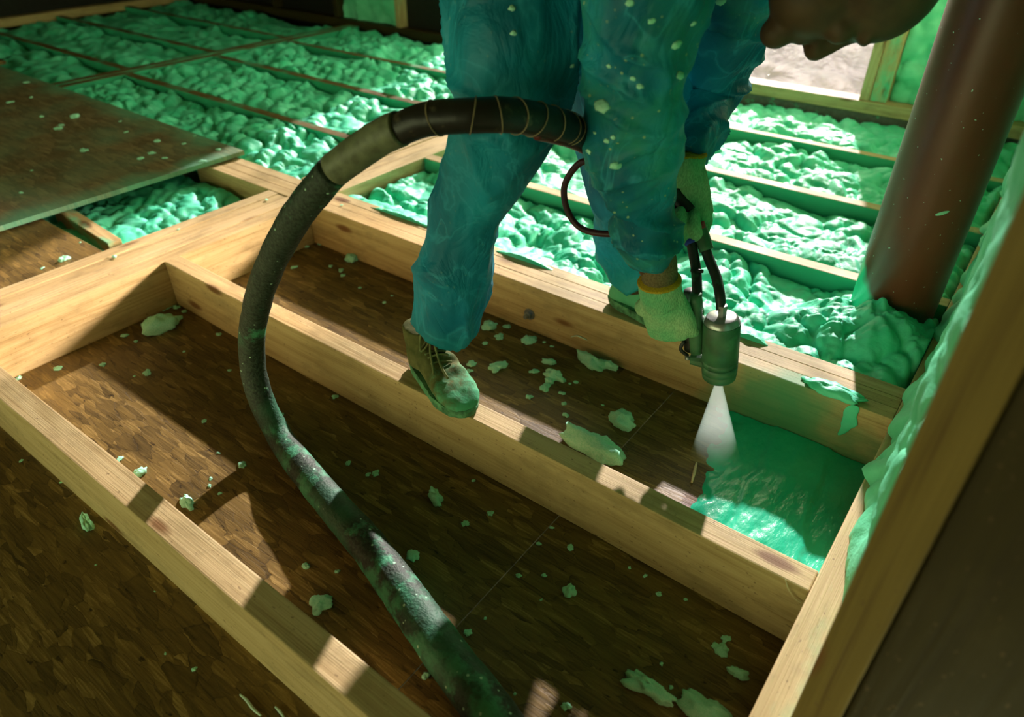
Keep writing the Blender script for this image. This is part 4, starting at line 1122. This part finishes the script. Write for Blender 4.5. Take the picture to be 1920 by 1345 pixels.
lp = hp_([(1215, 330, 0.40), (1150, 312, 0.36), (1100, 302, 0.34), (1075, 318, 0.34), (1058, 352, 0.345), (1063, 392, 0.35), (1085, 425, 0.355), (1125, 438, 0.36), (1180, 436, 0.38), (1240, 425, 0.40), (1280, 415, 0.40)])
V, Fc = limb(lp, [0.0072]*len(lp), 8, 12); o = mk('air_hose', V, Fc, AIR); tag(o, 'thin brown-red hose curling out beside the near sleeve', 'hose')

# ------------------------------------------------------------------ loose foam crumbs
VAR = []
for k in range(9):
    V, Fc = blob_mesh(600+k, 36, 18, 0.6, 0.38)
    me = bpy.data.meshes.new('foam_crumb'); me.from_pydata([tuple(v) for v in V], [], Fc); me.update(); me.materials.append(M['crumb'])
    me.polygons.foreach_set('use_smooth', [True]*len(me.polygons)); VAR.append(me)
rnd = random.Random(3)
def crumb(x, y, s, z, label, group=None, asp=None, name='foam_crumb'):
    p = pz(x, y, z)
    dep = float((p-CAM_POS)@F_); r = 0.5*s*dep/FPX
    o = bpy.data.objects.new(name, VAR[rnd.randrange(len(VAR))]); COL.objects.link(o)
    a = asp if asp else rnd.uniform(0.6, 1.0)
    o.scale = (r*1.15, r*1.15*a, r*rnd.uniform(0.5, 0.8)); o.rotation_euler = (0, 0, rnd.uniform(0, 6.28))
    o.location = (p[0], p[1], z+0.25*o.scale[2]*0.9)
    tag(o, label, 'foam crumb', group); return o
ORD = 'first second third fourth fifth sixth seventh eighth ninth tenth eleventh twelfth thirteenth fourteenth fifteenth sixteenth seventeenth eighteenth nineteenth twentieth'.split()
def crumb_group(items, z, zones, group):
    """zones: list of (test, phrase); within a zone the crumbs are told apart by their order from the left"""
    left = list(items)
    for test, phrase in zones:
        mine = sorted([q for q in left if test(q[0], q[1])]); left = [q for q in left if q not in mine]
        for k, (x, y, sz) in enumerate(mine):
            crumb(x, y, sz, z, '%s small foam crumb from the left %s' % (ORD[k], phrase), group)
T = lambda x, y: True
crumb_group([(308, 580, 12), (318, 576, 11), (331, 577, 12), (345, 585, 9), (108, 692, 14), (193, 685, 11), (275, 700, 14), (252, 706, 6), (235, 630, 11), (255, 641, 7), (410, 627, 9), (228, 614, 6), (383, 790, 10), (35, 709, 10), (225, 862, 12), (455, 872, 18), (410, 850, 7), (395, 898, 8), (393, 912, 8), (412, 926, 7), (528, 778, 11), (628, 745, 10), (652, 870, 12), (690, 890, 9), (704, 888, 14), (873, 982, 13), (920, 963, 12), (888, 902, 7), (573, 1063, 15), (633, 1072, 10), (1020, 1080, 9), (973, 1080, 9), (1010, 1020, 8), (1035, 990, 7), (1069, 1028, 12), (877, 1187, 14), (910, 1160, 6), (1210, 1080, 8), (1235, 1115, 9), (1015, 1125, 5), (1362, 1198, 15), (1062, 1325, 17), (798, 1268, 14), (966, 1302, 6), (1258, 1290, 8), (150, 640, 5), (345, 660, 5), (430, 695, 6), (560, 690, 5), (1180, 1065, 6), (1285, 1125, 6), (1240, 1246, 6)], H,
    [(lambda x, y: x < 420 and y < 720, 'in the left corner of the hose bay'), (lambda x, y: x < 480, 'along the lower left joist'), (lambda x, y: y < 950 and x < 760, 'between the hose and the middle joist'),
     (lambda x, y: x < 960, 'right of the hose on the subfloor'), (lambda x, y: x < 1120, 'around the OSB seam'), (T, 'at the right end of the hose bay')], 'foam crumbs in the hose bay')
crumb_group([(935, 632, 15), (950, 613, 11), (910, 645, 10), (884, 684, 15), (881, 696, 12), (1001, 697, 15), (1030, 715, 19), (1022, 729, 21), (1080, 718, 9), (1068, 720, 5), (1055, 738, 11), (993, 745, 13), (1058, 758, 9), (1061, 779, 13), (640, 508, 12), (600, 458, 10), (575, 463, 8), (643, 517, 9), (620, 500, 7), (552, 502, 10), (738, 511, 9), (720, 568, 8), (735, 555, 5), (1020, 642, 6), (1035, 650, 6), (675, 540, 6), (660, 478, 10), (1130, 760, 5)], H,
    [(lambda x, y: x < 760, 'between the hose arc and the near leg'), (lambda x, y: x < 960, 'just right of the near shoe'), (T, 'in the middle of the bay being sprayed')], 'foam crumbs in the bay being sprayed')
crumb_group([(365, 1255, 10), (310, 1226, 5), (40, 865, 7), (115, 905, 5), (180, 1060, 4), (290, 1110, 4)], H-0.026, [(T, 'on the dark OSB at lower left')], 'foam crumbs in the lower left corner')
crumb_group([(50, 155, 10), (20, 192, 11), (58, 183, 5), (78, 219, 9), (140, 220, 14), (108, 242, 13), (115, 235, 9), (158, 283, 13), (295, 266, 11), (285, 288, 12), (263, 298, 11), (380, 303, 11), (410, 281, 9), (310, 297, 8), (237, 248, 7), (40, 362, 8), (225, 228, 5), (345, 270, 6), (365, 255, 5), (60, 320, 5)], 0.024, [(lambda x, y: x < 200, 'on the left part of the large OSB sheet'), (T, 'on the right part of the large OSB sheet')], 'foam crumbs on the OSB sheet')
crumb_group([(120, 487, 18), (80, 503, 7), (60, 530, 5), (150, 455, 5)], -0.003, [(T, 'on the lower OSB sheet')], 'foam crumbs on the lower OSB sheet')
crumb_group([(215, 482, 8), (335, 430, 5), (500, 375, 6), (640, 385, 5), (770, 260, 7), (720, 395, 5)], 0.001, [(T, 'lying on the beam tops')], 'foam specks on beam tops')
big = [(300, 614, 62, 0.65, H, 'fist-sized foam lump in the left corner of the hose bay'), (262, 887, 22, 0.8, H, 'foam crumb close to the lower left joist, beside the sun patch'), (352, 945, 34, 0.5, H, 'pale foam flake leaning by the lower left joist in the sun'),
       (818, 937, 36, 0.5, H, 'flat foam flake in the middle of the hose bay'), (776, 1043, 24, 0.8, H, 'foam crumb right beside the hose on the subfloor'), (600, 1137, 32, 0.9, H, 'round foam lump between the hose and the lower left joist'),
       (1067, 1110, 26, 0.8, H, 'single foam crumb on the OSB seam right of the hose'), (1220, 1295, 80, 0.45, H, 'large foam flake at the bottom edge right of the hose'), (1330, 1342, 80, 0.6, H, 'large foam lump cut by the bottom edge of the picture'),
       (1350, 1218, 24, 0.9, H, 'foam lump near the right plate, upper of a pair'), (1383, 1265, 30, 0.6, H, 'foam lump near the right plate at the bottom'), (165, 985, 40, 0.35, H-0.026, 'pale flattened foam smear below the lower left joist'),
       (917, 615, 24, 0.8, H, 'foam flake just right of the near trouser hem'), (993, 640, 26, 0.7, H, 'foam lump below the bolt'), (935, 688, 30, 0.8, H, 'foam flake right of the near shoe'), (1032, 681, 22, 0.6, H, 'foam flake in the middle of the bay being sprayed'),
       (1040, 708, 36, 0.5, H, 'largest flake of the cluster in the bay being sprayed'), (1105, 682, 46, 0.55, H, 'broken foam flake against the foot of the triple beam'), (1135, 688, 40, 0.4, H, 'second broken flake against the foot of the triple beam'),
       (1165, 795, 46, 0.7, H, 'round foam lump left of the spray cone'), (1122, 848, 105, 0.45, H, 'large pale foam chunk behind the middle joist'), (660, 488, 22, 0.8, H, 'foam lump below the triple beam, right of the hose arc')]
for x, y, s, a, z, lab in big:
    o = crumb(x, y, s, z, lab, None, a, 'foam_lump'); o.rotation_euler[2] = rnd.uniform(-0.3, 0.3) if a < 0.62 else o.rotation_euler[2]; k = o.scale[2]; o.scale[2] = k*1.5; o.location.z += 0.1*k

# thin slivers and shavings
SHAV = mat_plain('pale_shaving', (0.60, 0.50, 0.30), 0.7, 0.2); WHT = mat_plain('white_sliver', (0.55, 0.75, 0.62), 0.7, 0.2)
def sliver(pxs, z, r, mat, label, ax=None, name='wood_shaving'):
    L = [pz(x, y, z+r) if ax is None else py(x, y, ax) for x, y in pxs]
    V, Fc = limb(L, [r*0.6]+[r]*(len(L)-2)+[r*0.6], 6, 8); o = mk(name, V, Fc, mat); tag(o, label, 'shaving')
sliver([(1472, 1086), (1478, 1105), (1490, 1122), (1503, 1131)], 0, 0.0012, SHAV, 'curled wood fibre hanging off the end of the middle joist', -0.006)
sliver([(1071, 632), (1082, 630), (1092, 634), (1101, 638)], 0, 0.0018, WHT, 'white sliver stuck on the triple beam face', 0.552)
sliver([(450, 1303), (462, 1313), (475, 1330), (490, 1343)], H-0.026, 0.0025, WHT, 'pale sliver on the OSB at the bottom left edge', name='foam_sliver')
sliver([(516, 1326), (524, 1334), (532, 1345)], H-0.026, 0.0025, WHT, 'second pale sliver on the OSB at the bottom left edge', name='foam_sliver')
sliver([(1297, 905), (1302, 885), (1306, 868)], H, 0.004, SHAV, 'splinter of wood at the edge of the wet foam')
